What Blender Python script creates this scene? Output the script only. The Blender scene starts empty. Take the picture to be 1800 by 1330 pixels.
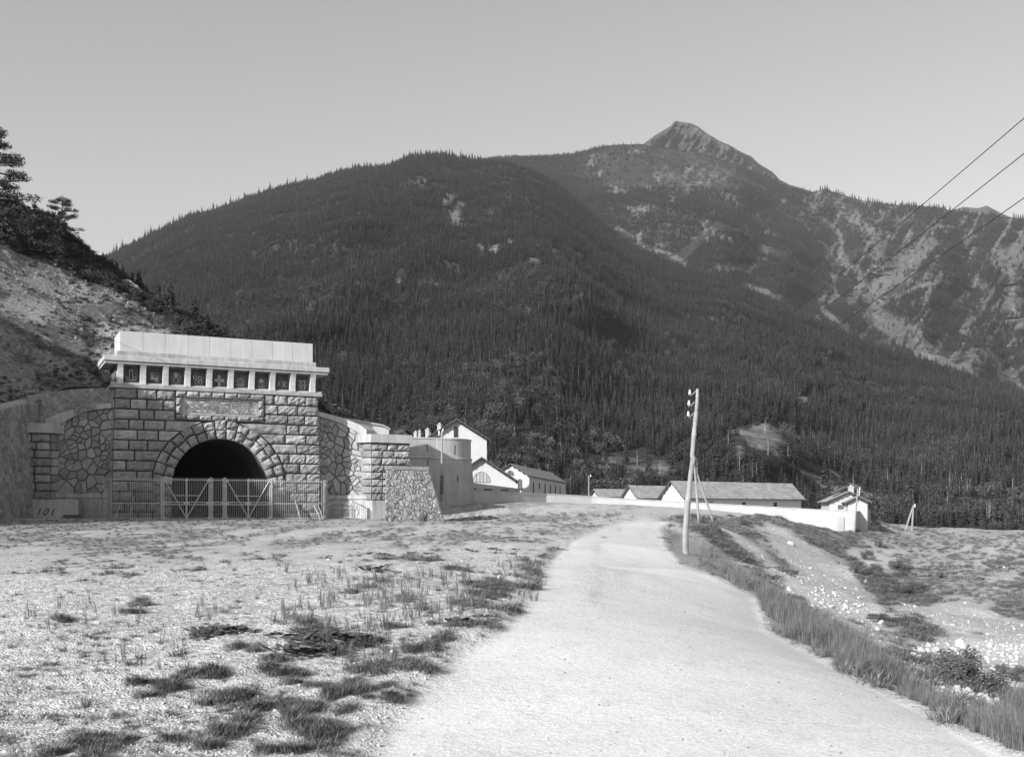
import bpy, math, random
import numpy as np
from mathutils import Vector, Matrix
random.seed(7); rng = np.random.default_rng(11)
SC = bpy.context.scene
COL = SC.collection
R = math.radians
# ---------------------------------------------------------------- camera
F = 1930.0; EYE = 1.6
cd = bpy.data.cameras.new('camera'); cam = bpy.data.objects.new('camera', cd); COL.objects.link(cam)
cam.location = (0, 0, EYE); cam.rotation_euler = (R(90), 0, 0)
cd.sensor_width = 36; cd.lens = 36*F/1800; cd.shift_y = 235/1800
cd.clip_start = .1; cd.clip_end = 30000
SC.camera = cam
# ---------------------------------------------------------------- sun and sky
SEL = R(26); SX, SY = -.66, -.75
_l = math.hypot(SX, SY); SX /= _l; SY /= _l
SUN = Vector((SX*math.cos(SEL), SY*math.cos(SEL), math.sin(SEL)))
world = bpy.data.worlds.new('World'); SC.world = world; world.use_nodes = True
nt = world.node_tree; bg = nt.nodes['Background']
sky = nt.nodes.new('ShaderNodeTexSky'); sky.sky_type = 'NISHITA'; sky.sun_disc = False
sky.sun_elevation = SEL; sky.sun_rotation = math.atan2(SX, SY); sky.dust_density = 2.0; sky.air_density = 1.0
bw = nt.nodes.new('ShaderNodeRGBToBW'); nt.links.new(sky.outputs[0], bw.inputs[0]); nt.links.new(bw.outputs[0], bg.inputs[0])
bg.inputs[1].default_value = .115
ld = bpy.data.lights.new('sun', 'SUN'); ld.energy = 4.8; ld.angle = R(.5); ld.color = (1, 1, 1)
sun = bpy.data.objects.new('sun', ld); COL.objects.link(sun)
sun.rotation_euler = SUN.to_track_quat('Z', 'Y').to_euler(); sun.location = (-60, -60, 60)
SC.view_settings.view_transform = 'Standard'; SC.view_settings.look = 'None'; SC.view_settings.gamma = 1
SC.view_settings.use_curve_mapping = False; SC.view_settings.exposure = .75
SC.cycles.volume_bounces = 0; SC.cycles.max_bounces = 6; SC.cycles.diffuse_bounces = 3
SC.cycles.transparent_max_bounces = 4

# ---------------------------------------------------------------- helpers
def W(px, py, D):                       # a point seen at a pixel of the photograph, at distance D
    return Vector(((px-900)/F*D, D, EYE+(900-py)/F*D))
def _h(ix, iy, s):
    n = (ix.astype(np.int64)*374761393 + iy.astype(np.int64)*668265263 + s*974634777) & 0x7fffffff
    n = ((n ^ (n >> 13))*1274126177) & 0x7fffffff
    return ((n ^ (n >> 16)) & 0xffff)/65535.0
def vnoise(x, y, s=0):
    x = np.asarray(x, float); y = np.asarray(y, float)
    ix = np.floor(x); iy = np.floor(y); fx = x-ix; fy = y-iy
    fx = fx*fx*(3-2*fx); fy = fy*fy*(3-2*fy)
    a = _h(ix, iy, s); b = _h(ix+1, iy, s); c = _h(ix, iy+1, s); d = _h(ix+1, iy+1, s)
    return (a*(1-fx)+b*fx)*(1-fy)+(c*(1-fx)+d*fx)*fy
def fbm(x, y, o=4, s=0, g=.5):
    t = 0; a = 1; n = 0
    for k in range(o):
        t = t + a*(vnoise(x*2**k+17.3*k, y*2**k-9.1*k, s+k)-.5)*2; n += a; a *= g
    return t/n
def smooth(a, b, x):
    t = np.clip((x-a)/(b-a), 0, 1); return t*t*(3-2*t)
class TPS:
    def __init__(s, P):
        P = np.array(P, float); s.p = P[:, :2]; n = len(P)
        K = s.U(s.p); Q = np.c_[np.ones(n), s.p]
        A = np.zeros((n+3, n+3)); A[:n, :n] = K+np.eye(n)*.5; A[:n, n:] = Q; A[n:, :n] = Q.T
        s.w = np.linalg.solve(A, np.r_[P[:, 2], 0, 0, 0])
    def U(s, q):
        d2 = ((q[:, None, :]-s.p[None])**2).sum(2)+1e-9
        return .5*d2*np.log(d2)
    def __call__(s, x, y):
        x = np.asarray(x, float); sh = x.shape; q = np.c_[x.ravel(), np.asarray(y, float).ravel()]
        out = np.empty(len(q))
        for i in range(0, len(q), 20000):
            c = q[i:i+20000]
            out[i:i+20000] = s.U(c) @ s.w[:-3] + s.w[-3] + c @ s.w[-2:]
        return out.reshape(sh)
def inpoly(px, py, poly):
    px = np.asarray(px, float); py = np.asarray(py, float); r = np.zeros(px.shape, bool)
    n = len(poly)
    for i in range(n):
        x0, y0 = poly[i]; x1, y1 = poly[(i+1) % n]
        if y0 == y1: continue
        c = ((y0 > py) != (y1 > py)) & (px < (x1-x0)*(py-y0)/(y1-y0)+x0)
        r ^= c
    return r
def pdist(px, py, poly, closed=True):
    d = np.full(np.shape(px), 1e9)
    n = len(poly)
    for i in range(n if closed else n-1):
        x0, y0 = poly[i]; x1, y1 = poly[(i+1) % n]
        vx, vy = x1-x0, y1-y0; L = vx*vx+vy*vy+1e-9
        t = np.clip(((px-x0)*vx+(py-y0)*vy)/L, 0, 1)
        d = np.minimum(d, np.hypot(px-x0-t*vx, py-y0-t*vy))
    return d
def spoly(px, py, poly, w):             # soft membership of a polygon
    d = pdist(px, py, poly); s = np.where(inpoly(px, py, poly), d, -d)
    return smooth(-w, w, s)

def mat(name, g, var=.2, sc=2.0, bump=.3, bsc=14.0, rough=.9, tone=False, streak=0, spk=0, detail=8, bd=.02, gen=None):
    m = bpy.data.materials.new(name); m.use_nodes = True; n = m.node_tree.nodes; l = m.node_tree.links.new
    b = n['Principled BSDF']; b.inputs['Roughness'].default_value = rough
    b.inputs['Specular IOR Level'].default_value = .25
    tc = n.new('ShaderNodeTexCoord'); co = tc.outputs['Object']
    if gen: co = n.new('ShaderNodeNewGeometry').outputs['Position']
    def noise(s, d=detail, vec=None):
        t = n.new('ShaderNodeTexNoise'); t.inputs['Scale'].default_value = s; t.inputs['Detail'].default_value = d
        t.inputs['Roughness'].default_value = .62
        l(vec or co, t.inputs['Vector']); return t.outputs['Fac']
    def math_(op, a, c, cl=False):
        t = n.new('ShaderNodeMath'); t.operation = op; t.use_clamp = cl
        for i, v in enumerate((a, c)):
            if isinstance(v, (int, float)): t.inputs[i].default_value = v
            else: l(v, t.inputs[i])
        return t.outputs[0]
    def mr(v, a, b_, c, d):
        t = n.new('ShaderNodeMapRange'); l(v, t.inputs[0])
        for i, x in enumerate((a, b_, c, d)): t.inputs[i+1].default_value = x
        return t.outputs[0]
    v = mr(noise(sc), .25, .75, g*(1-var), g*(1+var))
    v = math_('MULTIPLY', v, mr(noise(bsc*1.3, 4), .2, .8, 1-var*.6, 1+var*.6))
    if streak:
        mp = n.new('ShaderNodeMapping'); mp.inputs['Scale'].default_value = (1, 1, .08); l(co, mp.inputs[0])
        v = math_('MULTIPLY', v, mr(noise(2.6, 5, mp.outputs[0]), .42, .72, 1+streak*.25, 1-streak))
    if spk:
        vo = n.new('ShaderNodeTexVoronoi'); vo.inputs['Scale'].default_value = bsc*1.5; l(co, vo.inputs['Vector'])
        v = math_('MULTIPLY', v, mr(vo.outputs['Distance'], 0, .7, 1+spk, 1-spk))
    if tone:
        a = n.new('ShaderNodeAttribute'); a.attribute_name = 'tone'; v = math_('MULTIPLY', v, a.outputs['Fac'])
    v = math_('MINIMUM', v, .85)
    cc = n.new('ShaderNodeCombineColor')
    for i in range(3): l(v, cc.inputs[i])
    l(cc.outputs[0], b.inputs['Base Color'])
    if bump:
        bp = n.new('ShaderNodeBump'); bp.inputs['Strength'].default_value = bump; bp.inputs['Distance'].default_value = bd
        l(noise(bsc, 6), bp.inputs['Height']); l(bp.outputs[0], b.inputs['Normal'])
    m['h'] = 1
    return m
M = {}
M['block'] = mat('rock_faced_granite', .27, .3, 1.1, .8, 9, tone=True, streak=.25, bd=.06)
M['joint'] = mat('dark_joint_mortar', .07, .3, 3, .5, 12)
M['dress'] = mat('dressed_stone', .38, .16, .8, .3, 14, streak=.25, tone=True)
M['attic'] = mat('pale_smooth_concrete', .52, .07, .5, .15, 20, streak=.1)
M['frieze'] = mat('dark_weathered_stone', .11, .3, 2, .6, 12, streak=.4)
M['relief'] = mat('carved_relief_stone', .34, .3, 3, .4, 18)
M['poly'] = mat('polygonal_masonry', .27, .2, 1.3, .6, 9, tone=True, bd=.05)
M['rubble'] = mat('rubble_masonry', .37, .28, 1.7, .8, 8, tone=True, bd=.05)
M['rubbledark'] = mat('shaded_side_rubble', .25, .3, 1.7, .8, 8, tone=True, bd=.05)  # the rubble again, darkened so the left walls read deeper in shade
M['mortar'] = mat('lime_mortar', .33, .25, 3, .6, 14)
M['render'] = mat('rough_cement_render', .33, .12, .7, .5, 22, streak=.18, bd=.03)
M['plinth'] = mat('stained_plinth_stone', .36, .22, .9, .5, 10, streak=.35, bd=.04)
M['white'] = mat('whitewashed_plaster', .45, .09, .6, .2, 18, streak=.07)
M['limewall'] = mat('pale_limewashed_wall', .42, .14, .45, .4, 12, streak=.07, bd=.03)
M['greywall'] = mat('grey_plaster', .34, .15, .7, .3, 14, streak=.15)
M['roof'] = mat('slate_roof', .27, .16, 1.3, .5, 6, streak=.12, tone=True, bd=.05)
M['roofdark'] = mat('dark_roof_edge', .07, .3, 3, .3, 10)
M['timber'] = mat('weathered_timber', .25, .25, 3, .6, 30, streak=.3, bd=.01)
M['timberdark'] = mat('dark_timber', .10, .3, 3, .4, 20, streak=.2)
M['glass'] = mat('dark_window', .035, .2, 3, 0, 10, rough=.25)
M['iron'] = mat('grey_painted_iron', .38, .14, 4, .1, 30, rough=.5)
M['porc'] = mat('white_porcelain', .8, .04, 4, 0, 10, rough=.15)
M['wire'] = mat('dark_wire', .03, .1, 4, 0, 10)
M['black'] = mat('black_paint', .02, .1, 4, 0, 10)
M['wingjoint'] = mat('dark_wing_mortar', .13, .3, 3, .5, 12)
M['bore'] = mat('dark_tunnel_lining', .05, .3, 1, .4, 8)  # near-black along the whole bore
M['rock'] = mat('pale_boulder', .42, .25, 1.5, .8, 7, bd=.06)
M['stone'] = mat('pale_gravel_stone', .37, .2, 9, .3, 20)
M['bark'] = mat('dark_bark', .09, .35, 4, .8, 14, streak=.3)
M['barkpale'] = mat('pale_dead_bark', .30, .3, 4, .5, 14)
M['needle'] = mat('dark_needles', .040, .45, .6, 0, 6, tone=True, gen=1)
M['needlefar'] = mat('forest_needles', .025, .5, .011, 0, .035, tone=True, gen=1, detail=5)
M['leaf'] = mat('shrub_leaves', .10, .4, 1.5, 0, 9, tone=True)
M['grass'] = mat('dry_grass', .125, .35, .5, 0, 5, tone=True, gen=1)
M['tallgrass'] = mat('tall_meadow_grass', .125, .3, .6, 0, 5, tone=True, gen=1)

def mesh_obj(name, verts, faces, mats, mi=None, attrs=None, smooth_=False, parent=None):
    me = bpy.data.meshes.new(name); me.from_pydata(verts, [], faces)
    for m in mats: me.materials.append(m)
    if mi is not None: me.polygons.foreach_set('material_index', np.asarray(mi, np.int32))
    for k, v in (attrs or {}).items():
        a = me.attributes.new(k, 'FLOAT', 'POINT'); a.data.foreach_set('value', np.asarray(v, np.float32))
    if smooth_: me.polygons.foreach_set('use_smooth', np.ones(len(me.polygons), bool))
    me.update()
    o = bpy.data.objects.new(name, me); COL.objects.link(o)
    if parent: o.parent = parent
    return o
def grid_obj(name, P, m, attrs=None):
    a, b = P.shape[:2]; me = bpy.data.meshes.new(name)
    me.vertices.add(a*b); me.vertices.foreach_set('co', P.reshape(-1).astype(np.float32))
    i = np.arange(a*b).reshape(a, b)
    q = np.stack([i[:-1, :-1], i[1:, :-1], i[1:, 1:], i[:-1, 1:]], -1).reshape(-1, 4)
    me.loops.add(q.size); me.loops.foreach_set('vertex_index', q.reshape(-1).astype(np.int32))
    me.polygons.add(len(q)); me.polygons.foreach_set('loop_start', np.arange(0, q.size, 4, dtype=np.int32))
    me.polygons.foreach_set('loop_total', np.full(len(q), 4, np.int32))
    for k, v in (attrs or {}).items():
        at = me.attributes.new(k, 'FLOAT', 'POINT'); at.data.foreach_set('value', np.asarray(v, np.float32).reshape(-1))
    me.polygons.foreach_set('use_smooth', np.ones(len(q), bool))
    me.materials.append(m); me.update(calc_edges=True); me.validate()
    o = bpy.data.objects.new(name, me); COL.objects.link(o); return o
class MB:
    def __init__(s): s.v = []; s.f = []; s.t = []; s.m = []; s.tone = 1.0; s.mi = 0; s.xf = None
    def add(s, vs, fs):
        o = len(s.v)
        for p in vs:
            p = Vector(p)
            s.v.append(tuple(s.xf @ p) if s.xf else tuple(p)); s.t.append(s.tone)
        for f in fs: s.f.append(tuple(o+i for i in f)); s.m.append(s.mi)
    def box(s, x0, x1, y0, y1, z0, z1, ch=0):
        if ch:      # chamfered box
            v = []; f = []
            c = ch
            bx = [(x0, x1), (y0, y1), (z0, z1)]
            pts = []
            for sx in (0, 1):
                for sy in (0, 1):
                    for sz in (0, 1):
                        P = [bx[0][sx], bx[1][sy], bx[2][sz]]; S = [1 if k == 0 else -1 for k in (sx, sy, sz)]
                        for ax in range(3):
                            q = P[:]
                            for k in range(3):
                                if k != ax: q[k] += S[k]*c
                            pts.append(q)
            def id_(sx, sy, sz, ax): return ((sx*2+sy)*2+sz)*3+ax
            q4 = [(0, 0), (1, 0), (1, 1), (0, 1)]
            for ax in range(3):
                for side in (0, 1):
                    loop = []
                    for a, b in q4:
                        k = [0, 0, 0]; k[ax] = side; k[(ax+1) % 3] = a; k[(ax+2) % 3] = b
                        loop.append(id_(*k, ax))
                    if side == 0: loop.reverse()
                    f.append(loop)
            for ax in range(3):
                for a in (0, 1):
                    for b in (0, 1):
                        k0 = [0, 0, 0]; k0[(ax+1) % 3] = a; k0[(ax+2) % 3] = b; k1 = k0[:]; k1[ax] = 1
                        A = (ax+1) % 3; B = (ax+2) % 3
                        loop = [id_(*k0, A), id_(*k1, A), id_(*k1, B), id_(*k0, B)]
                        if a != b: loop.reverse()
                        f.append(loop)
            for sx in (0, 1):
                for sy in (0, 1):
                    for sz in (0, 1):
                        t = [id_(sx, sy, sz, k) for k in range(3)]
                        if (sx+sy+sz) % 2 == 0: t.reverse()
                        f.append(t)
            s.add(pts, f); return
        s.add([(x0, y0, z0), (x1, y0, z0), (x1, y1, z0), (x0, y1, z0), (x0, y0, z1), (x1, y0, z1), (x1, y1, z1), (x0, y1, z1)],
              [(0, 3, 2, 1), (4, 5, 6, 7), (0, 1, 5, 4), (1, 2, 6, 5), (2, 3, 7, 6), (3, 0, 4, 7)])
    def tube(s, pts, rs, n=8, cap=True):
        pts = [Vector(p) for p in pts]
        if isinstance(rs, (int, float)): rs = [rs]*len(pts)
        vs = []; fs = []; ref = None
        for i, p in enumerate(pts):
            d = (pts[min(i+1, len(pts)-1)]-pts[max(i-1, 0)]).normalized()
            if ref is None: ref = d.orthogonal().normalized()
            a = (ref-d*ref.dot(d)).normalized(); ref = a; b = d.cross(a)
            for k in range(n):
                t = 2*math.pi*k/n; vs.append(p+(a*math.cos(t)+b*math.sin(t))*rs[i])
        for i in range(len(pts)-1):
            for k in range(n):
                k2 = (k+1) % n; fs.append((i*n+k, i*n+k2, (i+1)*n+k2, (i+1)*n+k))
        if cap: fs.append(tuple(range(n))[::-1]); fs.append(tuple((len(pts)-1)*n+k for k in range(n)))
        s.add(vs, fs)
    def extrude(s, poly, y0, y1):       # poly of (x,z), CCW seen from -y
        n = len(poly)
        s.add([(x, y0, z) for x, z in poly]+[(x, y1, z) for x, z in poly],
              [tuple(range(n)), tuple(range(2*n-1, n-1, -1))]+[(i, i+n, (i+1) % n+n, (i+1) % n) for i in range(n)])
    def slab(s, poly, z0, z1):          # poly of (x,y), CCW from above
        n = len(poly)
        s.add([(x, y, z0) for x, y in poly]+[(x, y, z1) for x, y in poly],
              [tuple(range(n))[::-1], tuple(range(n, 2*n))]+[(i, (i+1) % n, (i+1) % n+n, i+n) for i in range(n)])
    def build(s, name, m, parent=None, sm=False):
        ms = m if isinstance(m, (list, tuple)) else [m]
        return mesh_obj(name, s.v, s.f, ms, s.m, {'tone': s.t}, sm, parent)
def tag(o, label=None, cat=None, group=None, kind=None):
    if label: o['label'] = label
    if cat: o['category'] = cat
    if group: o['group'] = group
    if kind: o['kind'] = kind
    return o
def thing(name, label, cat, loc=(0, 0, 0), rz=0, group=None):
    o = bpy.data.objects.new(name, None); COL.objects.link(o); o.location = loc; o.rotation_euler = (0, 0, rz)
    o.empty_display_size = .5
    return tag(o, label, cat, group)
def dup(o, loc, rz=0, sc=1, label=None, group=None):
    c = o.copy(); COL.objects.link(c); c.location = loc; c.rotation_euler = (0, 0, rz)
    c.scale = (sc, sc, sc) if isinstance(sc, (int, float)) else sc
    if label: c['label'] = label
    if group: c['group'] = group
    for ch in list(o.children):
        d = ch.copy(); COL.objects.link(d); d.parent = c
        for g in list(ch.children):
            e = g.copy(); COL.objects.link(e); e.parent = d
    return c
def scatter(name, P, rot, scl, temps, label, cat, tone=None):
    n = len(P); me = bpy.data.meshes.new(name); me.vertices.add(n); me.vertices.foreach_set('co', np.asarray(P, np.float32).reshape(-1))
    for k, v in (('rot', rot), ('scl', scl)):
        a = me.attributes.new(k, 'FLOAT_VECTOR', 'POINT'); a.data.foreach_set('vector', np.asarray(v, np.float32).reshape(-1))
    o = bpy.data.objects.new(name, me); COL.objects.link(o)
    ng = bpy.data.node_groups.new(name, 'GeometryNodeTree')
    ng.interface.new_socket('Geometry', in_out='INPUT', socket_type='NodeSocketGeometry')
    ng.interface.new_socket('Geometry', in_out='OUTPUT', socket_type='NodeSocketGeometry')
    N = ng.nodes; l = ng.links.new
    gi = N.new('NodeGroupInput'); go = N.new('NodeGroupOutput'); ip = N.new('GeometryNodeInstanceOnPoints'); j = N.new('GeometryNodeJoinGeometry')
    for t in reversed(temps):
        oi = N.new('GeometryNodeObjectInfo'); oi.inputs[0].default_value = t; oi.inputs['As Instance'].default_value = True
        l(oi.outputs['Geometry'], j.inputs[0])
    l(gi.outputs[0], ip.inputs['Points']); l(j.outputs[0], ip.inputs['Instance']); ip.inputs['Pick Instance'].default_value = True
    rv = N.new('FunctionNodeRandomValue'); rv.data_type = 'INT'; rv.inputs[4].default_value = 0; rv.inputs[5].default_value = len(temps)-1
    l(rv.outputs[2], ip.inputs['Instance Index'])
    for k, inp in (('rot', 'Rotation'), ('scl', 'Scale')):
        a = N.new('GeometryNodeInputNamedAttribute'); a.data_type = 'FLOAT_VECTOR'; a.inputs[0].default_value = k
        l(a.outputs[0], ip.inputs[inp])
    l(ip.outputs[0], go.inputs[0])
    md = o.modifiers.new('scatter', 'NODES'); md.node_group = ng
    return tag(o, label, cat, None, 'stuff')
def template(name, mb, m):
    ms = m if isinstance(m, (list, tuple)) else [m]
    me = bpy.data.meshes.new(name); me.from_pydata(mb.v, [], mb.f)
    for x in ms: me.materials.append(x)
    me.polygons.foreach_set('material_index', np.asarray(mb.m, np.int32))
    a = me.attributes.new('tone', 'FLOAT', 'POINT'); a.data.foreach_set('value', np.asarray(mb.t, np.float32)); me.update()
    return bpy.data.objects.new(name, me)

# ---------------------------------------------------------------- ground
def c3(px, py, D): p = W(px, py, D); return (p.x, p.y, p.z)
GC = [c3(*a) for a in [(900, 1330, 7.2), (0, 1330, 7.2), (1780, 1330, 7.2), (900, 1000, 29), (900, 950, 48), (900, 920, 77), (900, 903, 108), (900, 889, 141),
      (0, 1000, 26), (0, 935, 61), (0, 910, 84), (300, 912.5, 96), (560, 912, 100), (440, 930, 60), (680, 917, 91), (783, 912, 104), (835, 884, 120), (500, 960, 42),
      (1100, 916, 100), (1160, 916, 105), (1230, 916, 108), (1205, 973, 42), (1100, 952, 58), (1180, 1000, 31),
      (1040, 896, 144), (1300, 916, 118), (1400, 925, 125), (1503, 937, 143), (1550, 934, 160), (1600, 932, 175), (1700, 930, 200), (1800, 936, 200),
      (1700, 958, 130), (1800, 958, 120), (1800, 1050, 70), (1700, 1010, 100), (1620, 980, 128), (1560, 1022, 105), (1600, 1060, 80), (1700, 1085, 62),
      (1800, 1110, 50), (1500, 1062, 75), (1650, 1130, 42), (1800, 1180, 30), (1800, 1230, 20), (1700, 1220, 20), (1800, 1290, 11), (1600, 1185, 26),
      (1500, 1125, 35), (1420, 1060, 44), (1400, 1035, 50), (1350, 1000, 60), (1300, 965, 72), (1250, 932, 88), (1330, 1048, 20.8), (1500, 1178, 11.1),
      (1680, 1270, 8.4), (1250, 1003, 30), (1450, 990, 95), (1380, 950, 100), (1350, 919, 122), (1255, 915, 112), (1440, 927, 134)]]
GC = [(x, y, z-EYE) for x, y, z in GC]
GC += [(0, 0, -1.6), (-10, 0, -1.6), (3, 3, -1.6), (3, -10, -1.6), (-10, -20, -1.6), (12, 0, -3.5), (25, 0, -5), (20, -20, -4.5), (60, 40, -5.5), (-30, 0, -1.5), (-35, 40, -1.2),
       (-38, 70, -.7), (-60, 20, -1.2), (-60, -40, -1.5), (0, -60, -1.6), (60, -40, -5), (120, 60, -5), (120, 120, -4), (110, 200, -4), (60, 230, -3), (0, 250, 0),
       (-60, 250, 1), (-120, 200, 0), (-60, 120, -.6), (-30, 150, 0), (-120, 80, -1), (20, 170, .2), (55, 170, -1.2), (-22, 95, -.6)]
tps = TPS([(x, y, z+EYE) for x, y, z in GC])
def axis(fine, lo, hi, out, r=1.045):
    a = list(np.arange(lo, hi, fine)); s = fine
    while a[-1] < out: s = min(s*r, 400); a.append(a[-1]+s)
    s = fine
    while a[0] > -out: s = min(s*r, 400); a.insert(0, a[0]-s)
    return np.array(a)
GX = axis(.10, -5.5, 6.5, 6000, 1.03); GY = axis(.11, 6.0, 14, 6000, 1.022)
XX, YY = np.meshgrid(GX, GY, indexing='ij')
far = smooth(260, 420, np.hypot(XX, YY))
cx = np.clip(XX, -200, 200); cy = np.clip(YY, -80, 300)
ZZ = tps(cx, cy)*(1-far) + (-6)*far
PX = np.where(YY > 3, 900+F*XX/np.maximum(YY, 3), -9999); PY = np.where(YY > 3, 900-F*(ZZ-EYE)/np.maximum(YY, 3), 9999)
ROAD = [(1095, 917), (1060, 925), (1005, 948), (985, 962), (945, 1005), (930, 1050), (860, 1100), (790, 1140), (735, 1190), (670, 1260), (560, 1400),
        (1900, 1400), (1790, 1325), (1690, 1276), (1560, 1212), (1450, 1158), (1350, 1104), (1328, 1048), (1255, 1012), (1190, 985), (1170, 960), (1158, 930), (1172, 917), (1130, 912)]
wob = fbm(XX*1.1, YY*.5, 3, 5)*8*smooth(3, 60, YY)*(PY > 940) + fbm(XX*2.5, YY*1.2, 3, 6)*5
wob = wob+fbm(XX*.5, YY*.35, 4, 66)*26*smooth(940, 1150, PY)*smooth(1150, 950, PX)
road = spoly(PX+wob*.9, PY, ROAD, 5)*.999+0*PX
road = np.where(PX < 1000, spoly(PX+wob*1.1, PY, ROAD, 8+60*smooth(1000, 1300, PY)), road)
lft = smooth(-.2, .2, (900-PX)/900)*smooth(1100, 1320, PY)      # the edge towards the field is soft
TALL = [(1165, 925), (1240, 945), (1290, 985), (1340, 1020), (1430, 1075), (1500, 1120), (1560, 1165), (1640, 1228), (1720, 1262), (1765, 1235), (1830, 1220), (1830, 1345), (1700, 1285), (1600, 1232), (1500, 1185), (1400, 1138), (1348, 1105), (1325, 1052), (1240, 1008), (1190, 985), (1168, 955)]
# vegetation patches: px, py, rx, ry, strength
VEG = [(120, 925, 150, 10, .9), (330, 918, 200, 8, .7), (60, 950, 120, 12, .6), (250, 965, 160, 14, .7), (80, 1010, 110, 12, .45), (200, 1000, 120, 12, .55), (330, 985, 90, 9, .6),
       (445, 975, 60, 12, .5), (560, 940, 60, 9, .6), (600, 925, 90, 7, .8), (640, 938, 110, 7, .9), (720, 955, 60, 5, .5), (760, 945, 80, 5, .6), (850, 945, 110, 6, .6), (700, 968, 70, 6, .7), (660, 962, 60, 8, .6),
       (830, 915, 120, 12, .6), (950, 912, 110, 8, .8), (900, 935, 60, 5, .6), (1010, 925, 60, 8, .8), (1030, 905, 80, 6, .8), (850, 890, 60, 8, .7), (960, 950, 40, 6, .4),
       (720, 985, 80, 12, .6), (780, 1000, 40, 10, .35), (880, 1030, 55, 18, .85), (930, 1005, 25, 22, .9), (960, 975, 20, 14, .8), (850, 1045, 50, 14, .8), (800, 1065, 90, 10, .75), (700, 1060, 60, 20, .65), (640, 1040, 50, 16, .5),
       (660, 1020, 35, 8, .8), (570, 1035, 40, 14, .3), (880, 1075, 70, 8, .7), (770, 1108, 70, 7, .75), (860, 1090, 35, 8, .6), (770, 1135, 32, 6, .8), (540, 1105, 60, 12, .7), (620, 1130, 60, 14, .7), (480, 1112, 40, 8, .5), (560, 1120, 30, 7, .9),
       (520, 1165, 55, 14, .9), (640, 1170, 55, 18, .85), (700, 1165, 40, 12, .7), (365, 1115, 22, 6, .9), (540, 1145, 40, 5, .9), (430, 1150, 30, 6, .7), (330, 1160, 20, 6, .7),
       (110, 1120, 22, 10, .7), (130, 1095, 30, 7, .6), (245, 1062, 22, 7, .7), (210, 1075, 30, 5, .6), (60, 1235, 30, 9, .8), (20, 1235, 25, 12, .8), (145, 1235, 28, 7, .8), (90, 1240, 45, 5, .6), (40, 1278, 28, 7, .8), (240, 1225, 22, 7, .8), (210, 1212, 20, 6, .8),
       (280, 1210, 30, 11, .8), (330, 1205, 28, 13, .85), (350, 1195, 30, 6, .7), (340, 1230, 28, 14, .85), (385, 1232, 35, 8, .8), (430, 1230, 35, 9, .8), (400, 1255, 55, 12, .85), (360, 1245, 25, 8, .8), (330, 1270, 20, 6, .8), (225, 1280, 22, 5, .8), (385, 1290, 30, 8, .8),
       (265, 1300, 45, 9, .9), (320, 1310, 40, 18, .8), (130, 1322, 60, 14, .9), (440, 1325, 90, 8, .7), (480, 1315, 25, 8, .8), (545, 1210, 45, 16, .85), (570, 1204, 30, 6, .8), (550, 1230, 20, 6, .7), (635, 1225, 38, 14, .9), (675, 1235, 22, 5, .8), (540, 1258, 32, 9, .85), (570, 1262, 26, 7, .7),
       (535, 1280, 40, 14, .9), (575, 1285, 22, 9, .85), (550, 1300, 32, 10, .85), (480, 1240, 30, 7, .7), (450, 1205, 18, 5, .7), (610, 1200, 20, 4, .7)]
_r = random.Random(77); V2 = []
for (a, b, rx, ry, s) in VEG:
    if b < 1090: V2.append((a, b, rx, ry, s)); continue
    for k in range(4):
        V2.append((a+_r.gauss(0, .75)*rx, b+_r.gauss(0, .9)*ry, rx*_r.uniform(.3, .62), ry*_r.uniform(.35, .75), s*_r.uniform(.8, 1.1)))
veg = np.zeros_like(XX)
for (a, b, rx, ry, s) in V2:
    kk = .72 if b > 1150 else .85; q = ((PX-a)/rx/kk)**2+((PY-b)/ry/kk)**2
    veg = np.maximum(veg, s*np.exp(-q*.9))
near = smooth(3, 8, YY)
nz = fbm(XX*1.3, YY*.9, 5, 21, .6)
veg = np.clip((veg+.85*nz*(veg > .04)+.95*fbm(XX*3.4, YY*2.4, 4, 25, .6)*(veg > .04)-.33)*2.6, 0, 1)
veg = np.maximum(veg, smooth(-.08, .35, fbm(XX*.5, YY*.22, 5, 33, .65)+.22*smooth(650, 250, PX)+.05)*smooth(26, 50, YY)*.8*(PX < 1150))
veg = np.maximum(veg, spoly(PX+wob, PY, TALL, 10)*.75)
right = smooth(0, 40, PX-(1165+(PY-925)*1.5))*(PY > 905)*(PX > 1160)
PALE = [[(1330, 925), (1360, 925), (1460, 985), (1500, 1000), (1560, 1100), (1470, 1065), (1390, 1000)], [(1265, 935), (1300, 950), (1420, 1040), (1500, 1090), (1540, 1110), (1480, 1085), (1330, 985)],
        [(1520, 1035), (1600, 1060), (1760, 1075), (1830, 1110), (1830, 1150), (1700, 1110), (1560, 1062)], [(1610, 1130), (1680, 1112), (1830, 1165), (1830, 1230), (1740, 1200), (1660, 1180)],
        [(1560, 932), (1600, 934), (1620, 955), (1590, 945)], [(1470, 960), (1560, 950), (1580, 1010), (1530, 1010), (1500, 990)]]
pale = np.zeros_like(XX)
for q in PALE: pale = np.maximum(pale, spoly(PX+wob*2, PY+wob, q, 9))
rn = fbm(XX*.35, YY*.22, 5, 41, .6)
streaks = fbm((XX+YY*.35)*.16, (YY-XX*.9)*.9, 4, 61)   # runs that follow the fall of the bank
mound = spoly(PX+wob*2, PY+wob, [(1555, 934), (1700, 925), (1860, 925), (1860, 1105), (1760, 1072), (1640, 1050), (1590, 1000)], 10)
upper = spoly(PX+wob*2, PY+wob, [(1165, 918), (1300, 912), (1500, 934), (1530, 960), (1470, 985), (1400, 960), (1330, 940), (1290, 960), (1340, 1010), (1280, 980)], 8)
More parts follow.
